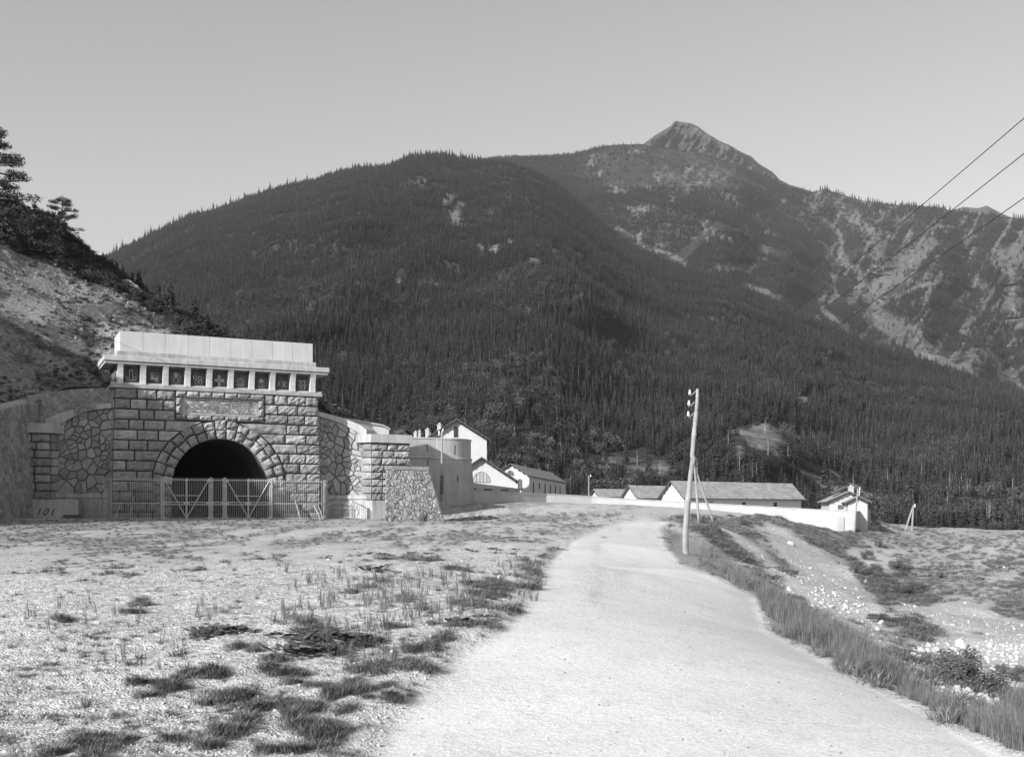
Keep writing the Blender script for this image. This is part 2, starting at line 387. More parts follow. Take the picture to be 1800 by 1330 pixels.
gully = spoly(PX+wob*2, PY+wob, [(1500, 1000), (1540, 940), (1600, 970), (1640, 1045), (1600, 1060), (1540, 1050)], 12)
vr = np.clip(.47+rn*.9+streaks*.6-pale*1.2+mound*.18+upper*.45+gully*.6+(1-pale)*.12*smooth(1180, 1100, PY), 0, 1)
vr = np.where(mound > .5, np.clip(.58+rn*.35+fbm(XX*.9, YY*.6, 4, 88)*.35, 0, .85), vr)
veg = np.where(right > .5, np.maximum(vr*right, veg*(spoly(PX, PY, TALL, 8))), veg)
road = road*(1-.42*smooth(.0, .5, fbm((XX-YY*.08)*1.1, YY*.1, 5, 91, .6)))
road = road*(1-lft*np.clip(nz+.1, 0, 1))
veg = veg*(1-smooth(.35, .8, road))
# light wheel tracks through the left field
trk = pdist(PX, PY, [(250, 1010), (370, 985), (450, 955), (505, 938), (640, 925)], False)
veg *= 1-.85*np.exp(-(trk/7)**2)*(PX < 700)
tr2 = pdist(PX, PY, [(560, 960), (640, 963), (760, 975), (960, 960), (1080, 925)], False)
veg *= 1-.8*np.exp(-(tr2/4.5)**2)
rough_ = 1-smooth(.3, .9, road)*.8
dz = fbm(XX*.8, YY*.8, 3, 2)*.05*rough_*smooth(2, 10, np.hypot(XX, YY)+2) + fbm(XX*3.3, YY*3.3, 4, 3, .6)*.026*rough_*(1-smooth(.2, .7, road))
dz += right*(fbm(XX*.13, YY*.13, 4, 9)*.8*smooth(15, 60, YY) + fbm((XX+YY*.35)*.25, (YY-XX*.9)*.9, 3, 61)*.2*smooth(15, 50, YY))
dz += -.05*smooth(.3, .7, road)*smooth(2, 8, YY)
dz *= 1-far
ZZ = ZZ+dz
near_f = (fbm(XX*14, YY*14, 3, 14)*.012+np.maximum(fbm(XX*6, YY*6, 2, 15)-.35, 0)*.05)*(1-smooth(20, 45, np.hypot(XX, YY)))*(1-smooth(.3, .9, road)*.75)
ZZ = ZZ+near_f
def gz(x, y):
    x = np.asarray(x, float); y = np.asarray(y, float)
    i = np.clip(np.searchsorted(GX, x)-1, 0, len(GX)-2); j = np.clip(np.searchsorted(GY, y)-1, 0, len(GY)-2)
    a = (x-GX[i])/(GX[i+1]-GX[i]); b = (y-GY[j])/(GY[j+1]-GY[j])
    return (ZZ[i, j]*(1-a)+ZZ[i+1, j]*a)*(1-b)+(ZZ[i, j+1]*(1-a)+ZZ[i+1, j+1]*a)*b
def ghit(px, py, dmin=5.5, dmax=240):
    px = np.atleast_1d(np.asarray(px, float)); py = np.atleast_1d(np.asarray(py, float))
    Ds = np.geomspace(dmin, dmax, 160); lo = np.full(px.shape, dmin); hi = np.full(px.shape, np.nan)
    prev = np.full(px.shape, dmin); done = np.zeros(px.shape, bool)
    for D in Ds:
        hit = (~done) & (EYE+(900-py)/F*D < gz((px-900)/F*D, np.full(px.shape, D)))
        hi[hit] = D; lo[hit] = prev[hit]; done |= hit; prev[:] = D
    for _ in range(8):
        m = (lo+hi)/2; below = EYE+(900-py)/F*m < gz((px-900)/F*m, m)
        hi = np.where(below, m, hi); lo = np.where(below, lo, m)
    return (px-900)/F*hi, hi, EYE+(900-py)/F*hi, done
def GP(px, py):
    x, y, z, d = ghit(px, py); return Vector((x[0], y[0], z[0]))
def ground_mat():
    m = bpy.data.materials.new('gravel_and_soil'); m.use_nodes = True; n = m.node_tree.nodes; l = m.node_tree.links.new
    b = n['Principled BSDF']; b.inputs['Roughness'].default_value = .95; b.inputs['Specular IOR Level'].default_value = .15
    co = n.new('ShaderNodeNewGeometry').outputs['Position']
    def noise(s, d=6, r=.6):
        t = n.new('ShaderNodeTexNoise'); t.inputs['Scale'].default_value = s; t.inputs['Detail'].default_value = d; t.inputs['Roughness'].default_value = r; l(co, t.inputs[0]); return t.outputs[0]
    def vor(s):
        t = n.new('ShaderNodeTexVoronoi'); t.inputs['Scale'].default_value = s; l(co, t.inputs[0]); return t
    def mr(v, *a):
        t = n.new('ShaderNodeMapRange'); l(v, t.inputs[0])
        for i, x in enumerate(a): t.inputs[i+1].default_value = x
        return t.outputs[0]
    def mt(op, a, c):
        t = n.new('ShaderNodeMath'); t.operation = op
        for i, v in enumerate((a, c)):
            if isinstance(v, (int, float)): t.inputs[i].default_value = v
            else: l(v, t.inputs[i])
        return t.outputs[0]
    def mix(f, a, c):
        t = n.new('ShaderNodeMix'); t.data_type = 'FLOAT'; l(f, t.inputs[0]); l(a, t.inputs[2]); l(c, t.inputs[3]); return t.outputs[0]
    def att(k): a = n.new('ShaderNodeAttribute'); a.attribute_name = k; return a.outputs['Fac']
    v1 = vor(11); cell = n.new('ShaderNodeSeparateColor'); l(v1.outputs['Color'], cell.inputs[0])
    v2 = vor(38)
    grav = mt('MULTIPLY', mr(noise(1.1), .3, .7, .46, .58), mr(cell.outputs[0], 0, 1, .78, 1.22))
    grav = mt('MULTIPLY', grav, mr(v2.outputs['Distance'], 0, .6, 1.22, .68))
    grav = mt('MULTIPLY', grav, mr(noise(5, 8, .7), .35, .65, .78, 1.18))
    rd = mt('MULTIPLY', mr(noise(.45, 9, .65), .3, .7, .53, .63), mr(noise(26, 5, .7), .3, .7, .90, 1.08))
    rd = mt('MULTIPLY', rd, mr(v2.outputs['Distance'], .05, .6, 1.07, .84))
    rd = mt('MULTIPLY', rd, mr(noise(3.2, 9, .75), .32, .5, .86, 1.02))
    soil = mt('MULTIPLY', mr(noise(2.3, 8, .7), .3, .7, .10, .26), mr(noise(20, 5), .3, .7, .7, 1.3))
    c = mix(att('road'), grav, rd); c = mix(att('veg'), c, soil)
    c = mt('MULTIPLY', c, mr(noise(.035, 5), .3, .7, .88, 1.1))
    cc = n.new('ShaderNodeCombineColor')
    for i in range(3): l(c, cc.inputs[i])
    l(cc.outputs[0], b.inputs['Base Color'])
    h = mt('ADD', mt('MULTIPLY', noise(9, 8, .7), .6), mt('MULTIPLY', mr(v2.outputs['Distance'], 0, .6, 1, 0), .3))
    h = mt('ADD', h, mt('MULTIPLY', mr(v1.outputs['Distance'], 0, .5, 1, 0), .5))
    st = mr(att('road'), 0, 1, .8, .17)
    bp = n.new('ShaderNodeBump'); bp.inputs['Distance'].default_value = .05; l(st, bp.inputs['Strength']); l(h, bp.inputs['Height']); l(bp.outputs[0], b.inputs['Normal'])
    return m
M['ground'] = ground_mat()
g = grid_obj('ground', np.stack([XX, YY, ZZ], -1), M['ground'], {'road': road, 'veg': veg*np.where(right > .5, .9, np.clip(.45+(YY-15)/40, .45, .9))})
tag(g, kind='structure')

# ---------------------------------------------------------------- mountains
def mountain_mat(name, dark, rock, sc):
    m = bpy.data.materials.new(name); m.use_nodes = True; n = m.node_tree.nodes; l = m.node_tree.links.new
    b = n['Principled BSDF']; b.inputs['Roughness'].default_value = 1; b.inputs['Specular IOR Level'].default_value = .05
    co = n.new('ShaderNodeNewGeometry').outputs['Position']
    def noise(s, d=8, r=.65):
        t = n.new('ShaderNodeTexNoise'); t.inputs['Scale'].default_value = s; t.inputs['Detail'].default_value = d; t.inputs['Roughness'].default_value = r; l(co, t.inputs[0]); return t.outputs[0]
    def mr(v, *a):
        t = n.new('ShaderNodeMapRange'); l(v, t.inputs[0])
        for i, x in enumerate(a): t.inputs[i+1].default_value = x
        return t.outputs[0]
    a = n.new('ShaderNodeAttribute'); a.attribute_name = 'rock'
    t = n.new('ShaderNodeMath'); t.operation = 'ADD'; l(a.outputs['Fac'], t.inputs[0]); l(mr(noise(sc*2.2), .3, .7, -.5, .5), t.inputs[1])
    f = mr(t.outputs[0], .35, .75, 0, 1)
    mx = n.new('ShaderNodeMix'); mx.data_type = 'FLOAT'; l(f, mx.inputs[0]); l(mr(noise(sc*1.5), .3, .7, dark*.6, dark*1.4), mx.inputs[2]); l(mr(noise(sc*4), .3, .7, rock*.45, rock*1.3), mx.inputs[3])
    cc = n.new('ShaderNodeCombineColor')
    for i in range(3): l(mx.outputs[0], cc.inputs[i])
    l(cc.outputs[0], b.inputs['Base Color'])
    bp = n.new('ShaderNodeBump'); bp.inputs['Strength'].default_value = .8; bp.inputs['Distance'].default_value = 6; l(noise(sc*3), bp.inputs['Height']); l(bp.outputs[0], b.inputs['Normal'])
    return m
def mountain(name, ridge, foot, m, nrow, step, amp, exp_, rocks, seed, back=250, extra=None, nsc=1/160., rockbase=0, ribs=None, rockfn=None):
    rp = np.array(ridge, float); fp = np.array(foot, float)
    px = np.arange(rp[0, 0], rp[-1, 0]+1, step)
    ry = np.interp(px, rp[:, 0], rp[:, 1]); rD = np.interp(px, rp[:, 0], rp[:, 2])
    fy = np.interp(px, fp[:, 0], fp[:, 1]); fD = np.interp(px, fp[:, 0], fp[:, 2])
    k = np.ones(9)/9.
    rD = np.convolve(np.pad(rD, 20, 'edge'), np.ones(41)/41., 'valid'); 
    ry = ry + fbm(px/23., px*0, 5, seed)*3.0
    t = np.r_[np.linspace(0, 1, nrow), 1+np.linspace(.02, .35, 8)]
    T, PXg = np.meshgrid(t, px); RD = rD[:, None]; FD = fD[:, None]
    zr = (900-ry[:, None])/F*RD; zf = (900-fy[:, None])/F*FD
    Tc = np.minimum(T, 1)
    D = FD+(RD-FD)*T
    Z = zf+(zr-zf)*Tc**exp_ - (T > 1)*(T-1)*(RD-FD)*.6
    env = np.sin(np.pi*np.clip(Tc, 0, 1))**.7
    X = (PXg-900)/F*D
    dn = fbm(X*nsc, D*nsc, 6, seed, .55)
    D2 = D + env*dn*amp*2.2
    if ribs: D2 = D2 + env*ribs(PXg, 900-F*Z/D, X, D)
    X = (PXg-900)/F*D2
    Z2 = Z*D2/D + env*fbm(X*nsc*3, D*nsc*3, 4, seed+5)*amp*.25
    PYg = 900-F*Z2/D2
    rock = np.full(PXg.shape, float(rockbase))
    wx = fbm(PXg/30., PYg/30., 4, seed+9)*16; wy = fbm(PXg/30., PYg/30., 4, seed+19)*16
    for (kind, *q) in rocks:
        if kind == 'e':
            a, b_, rx, ry_, s = q; rock = np.maximum(rock, s*np.exp(-(((PXg+wx-a)/rx)**2+((PYg+wy-b_)/ry_)**2)))
        elif kind == 'l':
            pts, w, s = q; d = pdist(PXg+wx*.6, PYg+wy*.6, pts, False); rock = np.maximum(rock, s*np.exp(-(d/w)**2))
        else:
            pts, w, s = q; rock = np.maximum(rock, s*spoly(PXg+wx, PYg+wy, pts, w))
    if rockfn is not None: rock = rockfn(rock, PXg, PYg, X, Z2)
    P = np.stack([X, D2, Z2+EYE], -1)
    o = grid_obj(name, P, m, {'rock': rock}); tag(o, kind='structure')
    return P, rock, T
def sample(P, rock, T, n, keep, seed):
    r = np.random.default_rng(seed)
    A = np.linalg.norm(np.cross(P[1:, :-1]-P[:-1, :-1], P[:-1, 1:]-P[:-1, :-1]), axis=-1)
    A = A*(T[:-1, :-1] < 1.02); p = (A*keep(rock[:-1, :-1], P[:-1, :-1])).ravel(); p /= p.sum()
    i = r.choice(len(p), n, p=p); a, b = np.unravel_index(i, A.shape); u = r.random(n)[:, None]; v = r.random(n)[:, None]
    return (P[a, b]*(1-u)+P[a+1, b]*u)*(1-v)+(P[a, b+1]*(1-u)+P[a+1, b+1]*u)*v
FRIDGE = [(-500, 600, 1300), (-200, 540, 1300), (0, 500, 1350), (100, 485, 1450), (190, 452, 1500), (250, 420, 1550), (330, 380, 1600), (400, 360, 1650), (480, 332, 1700), (560, 313, 1700), (620, 296, 1700), (680, 291, 1700), (725, 275, 1700), (760, 270, 1700),
          (800, 274, 1680), (840, 282, 1660), (885, 286, 1640), (940, 300, 1620), (990, 332, 1590), (1040, 375, 1560), (1100, 428, 1520), (1200, 472, 1400), (1300, 502, 1300), (1400, 552, 1200), (1500, 597, 1100), (1600, 632, 1050), (1700, 662, 1000), (1800, 697, 950), (2000, 760, 900), (2500, 860, 900)]
FFOOT = [(-500, 860, 260), (600, 868, 270), (900, 880, 270), (1300, 900, 275), (1500, 925, 265), (1800, 940, 265), (2500, 960, 260)]
FROCK = [('p', [(1285, 760), (1340, 750), (1385, 758), (1395, 785), (1330, 798)], 8, .62), ('p', [(1300, 800), (1380, 800), (1470, 850), (1540, 885), (1440, 855), (1340, 822)], 8, .5), ('p', [(1035, 800), (1110, 793), (1185, 822), (1170, 838), (1060, 818)], 8, .5), ('e', 735, 320, 12, 8, .5), ('e', 745, 322, 8, 12, .5), ('e', 790, 350, 14, 12, .8), ('e', 800, 380, 12, 22, .75), ('e', 845, 435, 14, 9, 1), ('e', 868, 437, 12, 10, 1), ('e', 893, 433, 8, 5, .9), ('e', 935, 462, 18, 9, .9), ('e', 860, 372, 10, 7, .6), ('e', 815, 370, 8, 5, .7),
         ('e', 700, 490, 14, 14, .6), ('e', 760, 500, 30, 10, .5), ('e', 1080, 607, 24, 10, .85), ('l', [(1085, 632), (1095, 650), (1098, 668)], 4, .95), ('e', 1408, 702, 8, 11, 1), ('e', 1640, 880, 10, 11, .95),
         ('e', 1345, 772, 45, 11, .95), ('e', 1300, 790, 26, 8, .8), ('l', [(1360, 790), (1420, 835), (1470, 862)], 6, .9), ('e', 1330, 800, 60, 10, .6), ('l', [(1460, 830), (1520, 862), (1560, 880)], 5, .5),
         ('e', 1070, 805, 50, 9, .55), ('e', 1160, 825, 35, 12, .5), ('e', 1540, 688, 30, 8, .5), ('e', 1650, 690, 25, 7, .5), ('e', 1545, 915, 12, 16, .8), ('e', 700, 560, 12, 8, .4), ('e', 1000, 560, 10, 5, .4), ('e', 1250, 560, 12, 8, .4)]
def knoll(PXg, PYg, X, D):
    return -35*np.exp(-((PXg-1345)/90)**2-((PYg-815)/45)**2)-30*np.exp(-((PXg-1090)/110)**2-((PYg-830)/30)**2)+60*np.sin(PXg/70.+PYg/160.)
CLEAR = [[(1270, 752), (1340, 742), (1400, 752), (1420, 800), (1490, 850), (1560, 880), (1540, 895), (1440, 858), (1380, 812), (1300, 812)], [(1030, 796), (1120, 790), (1140, 808), (1190, 815), (1180, 842), (1120, 832), (1040, 818)], [(1396, 690), (1420, 686), (1424, 716), (1400, 718)], [(1055, 598), (1100, 598), (1105, 668), (1088, 668), (1078, 625)]]
M['slope'] = mountain_mat('forest_floor_and_scree', .028, .16, .02)
M['far'] = mountain_mat('alpine_rock_and_turf', .028, .115, .03)
PF, RF, TF = mountain('forested_mountain_hill', FRIDGE, FFOOT, M['slope'], 300, 5, 42, 1.12, FROCK, 3, ribs=knoll, nsc=1/190.)
MRIDGE = [(650, 320, 2300), (760, 300, 2350), (830, 283, 2400), (885, 279, 2500), (900, 278, 2500), (950, 277, 2600), (1010, 269, 2700), (1060, 256, 2750), (1100, 253, 2800), (1130, 255, 2850), (1180, 262, 2850), (1240, 272, 2800), (1300, 292, 2800), (1370, 322, 2800), (1430, 338, 2800), (1450, 332, 2800), (1500, 350, 2800),
          (1560, 360, 2750), (1640, 364, 2650), (1700, 375, 2500), (1800, 386, 2300), (1900, 380, 2200), (2500, 380, 2100)]
MFOOT = [(650, 420, 1750), (800, 400, 1700), (900, 440, 1650), (1000, 480, 1600), (1100, 515, 1550), (1200, 550, 1450), (1300, 580, 1350), (1400, 630, 1280), (1500, 670, 1200), (1600, 710, 1120), (1700, 740, 1080), (1800, 775, 1000), (2500, 860, 980)]
MROCK = [('p', [(1620, 420), (1640, 400), (1650, 430), (1560, 505), (1530, 545), (1600, 560), (1650, 620), (1600, 610), (1555, 590), (1520, 560), (1520, 520), (1545, 460), (1590, 440)], 12, .95),
         ('l', [(1425, 360), (1470, 410), (1485, 460), (1520, 500), (1530, 545)], 8, .9), ('l', [(1500, 380), (1540, 420), (1545, 450)], 14, .7), ('l', [(1400, 390), (1440, 430), (1490, 470)], 5, .8), ('l', [(1440, 540), (1465, 560), (1490, 582)], 7, 1), ('l', [(1310, 500), (1370, 525)], 8, .95),
         ('l', [(1460, 480), (1472, 520)], 4, .8), ('l', [(1570, 590), (1640, 630), (1700, 650)], 12, .95), ('l', [(1540, 540), (1580, 520), (1650, 490)], 6, .8), ('p', [(1730, 450), (1760, 430), (1820, 410), (1820, 520), (1790, 560), (1800, 620), (1760, 560), (1770, 500)], 14, .8),
         ('l', [(1740, 620), (1760, 660), (1800, 680)], 12, .9), ('e', 1700, 640, 20, 12, .7), ('e', 1650, 400, 40, 12, .6), ('e', 1560, 385, 60, 10, .5), ('e', 1700, 420, 20, 10, .5),
         ('e', 1090, 335, 22, 10, .8), ('e', 1130, 368, 20, 8, .8), ('e', 1140, 365, 10, 12, .7), ('e', 1055, 310, 15, 6, .6), ('e', 960, 320, 15, 8, .5), ('e', 1220, 330, 40, 14, .7), ('e', 1190, 310, 40, 14, .6), ('e', 1280, 345, 30, 20, .6),
         ('l', [(1085, 400), (1110, 425), (1150, 440), (1200, 465)], 6, .75), ('e', 1290, 470, 40, 10, .8), ('e', 1340, 440, 14, 14, .7), ('e', 1390, 480, 16, 14, .65), ('e', 1160, 430, 24, 8, .6), ('e', 1010, 360, 12, 8, .6), ('e', 940, 300, 20, 6, .5),
         ('e', 1060, 280, 60, 8, .42), ('e', 1250, 400, 30, 12, .5), ('e', 1330, 380, 30, 12, .6), ('e', 1250, 300, 60, 20, .5)]
def valley(PXg, PYg, X, D):
    ax = 1440+(PYg-345)*.42
    ax2 = 1690+(PYg-400)*.35
    r = 300*np.exp(-((PXg-ax)/60)**2)+150*np.exp(-((PXg-ax2)/35)**2)
    r = r+70*np.sin((PXg+.35*PYg)/21.)*smooth(1000, 1400, PXg)+60*np.sin((PXg-PYg*.8)/38.)
    return r-180*np.exp(-((PXg-1300)/80)**2)
def mrock(rock, PXg, PYg, X, Z):
    g = fbm(PXg/16., PYg/22., 5, 77, .7)
    s = smooth(.12, .42, g)*smooth(900, 1050, PXg)*.75*(1-smooth(420, 520, PYg)*(PXg < 1400))
    gl = fbm((PXg+PYg*.55)/9., (PYg-PXg*.3)/60., 4, 78, .6)
    s2 = smooth(-.05, .4, gl)*smooth(1380, 1460, PXg)*.8
    fine = fbm((PXg+PYg*.5)/4., (PYg-PXg*.3)/18., 3, 79, .7)
    return np.clip(np.maximum(rock*(.75+.5*vnoise(PXg/3., PYg/6., 4)), np.maximum(s, s2))*(1+fine*.9), 0, 1)
PM, RM, TM = mountain('rocky_mountain_hill', MRIDGE, MFOOT, M['far'], 300, 4, 60, 1.05, MROCK, 23, ribs=valley, nsc=1/260., rockbase=.08, rockfn=mrock)
M['peak'] = mountain_mat('bare_peak_turf', .042, .08, .02)
PRIDGE = [(x, y, 3300) for x, y in [(1040, 330), (1100, 290), (1132, 251), (1160, 233), (1176, 222), (1186, 212), (1190, 211), (1215, 218), (1226, 222), (1244, 236), (1262, 246), (1280, 255), (1300, 266), (1322, 277), (1340, 292), (1358, 303), (1372, 317), (1440, 348), (1560, 400)]]
mountain('bare_peak_hill', PRIDGE, [(1040, 400, 2900), (1560, 400, 2900)], M['peak'], 130, 2, 120, 1.0, [('l', [(1188, 218), (1240, 300)], 14, .6), ('e', 1230, 260, 30, 20, .7), ('l', [(1230, 230), (1300, 280), (1370, 325)], 10, .7), ('l', [(1170, 235), (1150, 252)], 6, .5)], 43, rockbase=.3, nsc=1/110.,
         ribs=lambda a, b, c, d: 90*np.sin((a-1190+.2*b)/26.)+120*fbm((a+b*.6)/9., (b-a*.6)/40., 4, 88, .7))
mountain('distant_snowy_hill', [(1600, 400, 4800), (1660, 372, 4800), (1690, 364, 4800), (1715, 368, 4800), (1735, 363, 4800), (1765, 378, 4800), (1810, 395, 4800), (2100, 420, 4800)], [(1600, 440, 4200), (2100, 440, 4200)], M['peak'], 40, 4, 60, 1,
         [('e', 1705, 375, 8, 3, 1), ('e', 1722, 378, 6, 3, 1)], 53, rockbase=.3, nsc=1/400.)

def conifer(h, r, layers, fr, seed, trunk_r=.16, droop=.35, mi=(0, 1), gap=0.0, mt=None, mc=None, base=.08):
    rr = random.Random(seed); t = mt or MB(); c = mc or t
    t.mi = mi[0]; t.tone = 1
    t.tube([(0, 0, -1), (0, 0, h*.5), (0, 0, h*.97)], [trunk_r, trunk_r*.6, .02], 5)
    c.mi = mi[1]
    for i in range(layers):
        f = i/(layers-1); z = h*(base+(1-base)*f*.98); rad = r*(1-f)**.8*(.85+.3*rr.random())+.12
        for k in range(fr):
            if rr.random() < gap: continue
            a = 2*math.pi*(k+rr.random()*.9)/fr; R_ = rad*(.7+.5*rr.random()); w = R_*(.30+.15*rr.random())+.05
            ca, sa = math.cos(a), math.sin(a); dz = R_*droop*(.6+.8*rr.random()); z0 = z+rr.uniform(-.3, .3)*h/layers
            c.tone = rr.uniform(.55, 1.5)
            P0 = (ca*R_*.1, sa*R_*.1, z0+.12*R_)
            P1 = (ca*R_*.6-sa*w, sa*R_*.6+ca*w, z0-dz*.55); P2 = (ca*R_*.6+sa*w, sa*R_*.6-ca*w, z0-dz*.55); P3 = (ca*R_, sa*R_, z0-dz)
            P4 = (ca*R_*.62, sa*R_*.62, z0-dz*.30)
            c.add([P0, P1, P3, P2, P4], [(0, 1, 4), (1, 2, 4), (2, 3, 4), (3, 0, 4)])
    return t
conT = [template('forest_tree_%d' % i, conifer(10, r, L, 7, i+40, mi=(0, 1)), [M['barkpale'] if i == 0 else M['bark'], M['needlefar']]) for i, (r, L) in enumerate([(2.0, 11), (2.4, 10), (1.7, 12), (2.7, 9), (2.2, 10)])]
def bare(h, seed):
    rr = random.Random(seed); m = MB()
    m.tube([(0, 0, -1), (.1, 0, h*.4), (-.05, .1, h)], [.13, .1, .03], 5)
    for i in range(9):
        z = h*(.45+.5*i/9); a = rr.random()*6.3; L = h*.12*(1.2-i/9)
        m.tube([(0, 0, z), (math.cos(a)*L, math.sin(a)*L, z+L*.6)], [.04, .01], 3)
    return m
def inclear(P):
    a = 900+F*P[..., 0]/P[..., 1]; c = 900-F*(P[..., 2]-EYE)/P[..., 1]; r = np.zeros(a.shape)
    w = fbm(a/14, c/9, 3, 5)*12
    for q in CLEAR: r = np.maximum(r, inpoly(a+w, c+w*.4-6, q))
    return r
pts = sample(PF, RF, TF, 140000, lambda r, P: (1-.96*inclear(P))*(1-np.clip(r*1.7, 0, .985))*(.55+.9*vnoise(P[..., 0]/45, P[..., 1]/45, 6))*np.clip(1500/P[..., 1], .8, 2.4), 1)
s = rng.uniform(.30, .78, len(pts))*np.clip(.5+pts[:, 1]/1100, .5, 1)
scatter('forest', pts, np.c_[rng.uniform(-.04, .04, (len(pts), 2)), rng.uniform(0, 6.28, len(pts))], np.c_[s, s, s*rng.uniform(.85, 1.25, len(pts))], conT, 'dense dark conifer forest covering the slopes of the mountain', 'forest')
pts = sample(PM, RM, TM, 90000, lambda r, P: (1-np.clip(r*1.5, 0, .985))*(smooth(.3, .6, vnoise(P[..., 0]/90, P[..., 1]/90, 8)+.15)+1.2*smooth(250, 80, P[..., 0]/P[..., 1]*F)), 2)
keep = ~((900-F*(pts[:, 2]-EYE)/pts[:, 1] < 330) & (rng.random(len(pts)) < .93*np.exp(-((pts[:, 0]/pts[:, 1]*F+900-1170)/170)**4))); pts = pts[keep]
s = rng.uniform(.5, 1.0, len(pts))
scatter('distant_forest', pts, np.c_[np.zeros((len(pts), 2)), rng.uniform(0, 6.28, len(pts))], np.c_[s, s, s], conT, 'thin conifer woods on the higher rocky mountain behind', 'forest')
# the trees that stand out against the sky along the ridge
ct = MB(); cc_ = MB(); conifer(12, 2.4, 13, 7, 91, mt=ct, mc=cc_, mi=(0, 0))
rt = thing('conifer_tree', 'small dark conifer standing against the sky on the forested ridge', 'tree', group='conifers along the forested ridge')
ct.build('trunk', M['bark'], rt); cc_.build('crown', M['needlefar'], rt)
colpx = 900+F*PF[:, 299, 0]/PF[:, 299, 1]
first = True; rr = random.Random(5)
for i in range(150):
    q = rr.choice([rr.uniform(195, 860), rr.uniform(620, 850), rr.uniform(1480, 1800)])
    j = int(np.argmin(np.abs(colpx-q))); p = PF[j, 296+rr.randrange(4)]; sc = rr.uniform(.45, 1.0)*(1.25 if q < 600 else 1)
    if first: rt.location = p; rt.scale = (sc,)*3; first = False
    else: dup(rt, p, rr.random()*6, (sc, sc, sc*rr.uniform(.9, 1.3)))
#
colpx = 900+F*PM[:, 299, 0]/PM[:, 299, 1]
rt2 = None
for i in range(110):
    q = rr.uniform(1440, 1800); j = int(np.argmin(np.abs(colpx-q))); p = PM[j, 296+rr.randrange(4)]
    d = dup(rt, p, rr.random()*6, rr.uniform(.7, 1.4), 'small dark conifer standing against the sky on the far right ridge', 'conifers along the far right ridge')
# ---------------------------------------------------------------- the near hill
def loc2w(x, y, z=0): return Vector((CX+x*DX[0]-y*DX[1]*1, CY+x*DX[1]+y*DX[0], ZB+z))
_n = math.hypot(.9, .435); DX = (.9/_n, .435/_n); CX, CY = -26.2+.4*.9, 97+.4*.435; ZB = EYE-.62
PANG = math.atan2(DX[1], DX[0])
E_ = EYE
def lw(x, y, z): v = loc2w(x, y); return (v.x, v.y, ZB+z)
FOOT = [(-44, 8, E_-.6), (-41.5, 45, E_+2.6), (-39.6, 70, E_+6.0), (-39.4, 84, E_+7.9), (-40.4, 92.5, E_+9.4), lw(-12.6, 2.2, 11.3), lw(-9.6, 2.6, 11.5), lw(-9.3, 5.15, 12.2), lw(0, 5.15, 14.6), lw(9.2, 5.15, 11.6), lw(10, 2.6, 10.9), lw(12.5, 3.2, 8.6), lw(16, 3.4, 7.3), lw(17.5, 6, 6.9), (-13, 118.6, E_+4.6), (-6.5, 126, E_+3.2), (-2, 150, E_+1.5), (0, 190, E_+.5)]
OUT = [(-1, 0), (-1, 0), (-1, .05), (-1, .1), (-1, .4), (-.6, .8), (-.5, .86), (-.45, .9), (-.4, .92), (-.3, .95), (-.25, .97), (-.2, .98), (-.3, .95), (-.5, .86), (-.6, .8), (-.8, .6), (-.95, .3), (-1, .1)]
HC = list(FOOT)+[c3(*a) for a in [(0, 397, 125), (100, 424, 136), (190, 474, 146), (300, 560, 142), (385, 596, 132), (200, 560, 114), (100, 560, 108), (0, 560, 104), (100, 500, 120), (0, 480, 114), (500, 662, 122), (565, 700, 113), (600, 728, 112), (650, 748, 112), (200, 640, 103), (60, 660, 99), (0, 650, 95), (-40, 700, 88)]]
HC += [(-100, 220, 38), (-60, 200, 31), (-25, 165, 12), (-10, 190, 5), (-90, 60, 42), (-75, 30, 30), (-110, 100, 52), (-62, 58, 32), (-57, 68, 29), (-50, 72, 20), (-45.5, 76, 13), (-150, 60, 60), (-150, 200, 50), (-120, 0, 35), (-60, 20, 14), (-52, 45, 15), (-160, 320, 40), (-60, 320, 5)]  # unseen heights, partly steepened into a spur that shades the portal
ht = TPS(HC)
fo = np.array(FOOT); oo = np.array(OUT, float); oo /= np.linalg.norm(oo, axis=1)[:, None]
seg = np.r_[0, np.cumsum(np.linalg.norm(np.diff(fo[:, :2], axis=0), axis=1))]; ss = np.linspace(0, seg[-1], 330)
fx = [np.interp(ss, seg, fo[:, k]) for k in range(3)]; ox = [np.interp(ss, seg, oo[:, k]) for k in range(2)]
tt = np.r_[np.linspace(0, 60, 130), np.geomspace(61, 190, 26)]
HX = fx[0][:, None]+ox[0][:, None]*tt; HY = fx[1][:, None]+ox[1][:, None]*tt
HZ = ht(HX, HY); w0 = smooth(0, 7, tt)[None]
HZ = HZ*w0+fx[2][:, None]*(1-w0)+(1-w0)*tt[None]*.35*w0
HZ += w0*(fbm(HX*.12, HY*.12, 5, 71, .55)*1.5+fbm((HX*.5+HY*.5)*.9, (HX-HY)*.25, 3, 72)*.35)
HZ += 1.0*np.maximum(0, 29-HZ)*np.exp(-((HX+56)/6.5)**2-((HY-67)/9)**2)*w0  # hump added to the unseen hillside so its shadow falls on the portal
HPX = 900+F*HX/np.maximum(HY, 5); HPY = 900-F*(HZ-EYE)/np.maximum(HY, 5)
hv = np.clip(.5+fbm(HX*.25, HY*.25, 5, 73, .6)*1.3+fbm((HX*.5+HY*.5)*1.2, (HX-HY)*.3, 4, 74)*.5+smooth(20, 40, tt)[None]*.5*(HPX > -200), 0, 1)
band = np.interp(HPX, [0, 100, 200, 300, 400], [430, 480, 520, 585, 640])
hv = np.maximum(hv, smooth(20, -25, HPY-band))
hv *= 1-np.exp(-(((HPX-225)/22)**2+((HPY-508)/20)**2))
hv = np.where((HPX < 60) & (HPY > 640), hv*.3, hv)
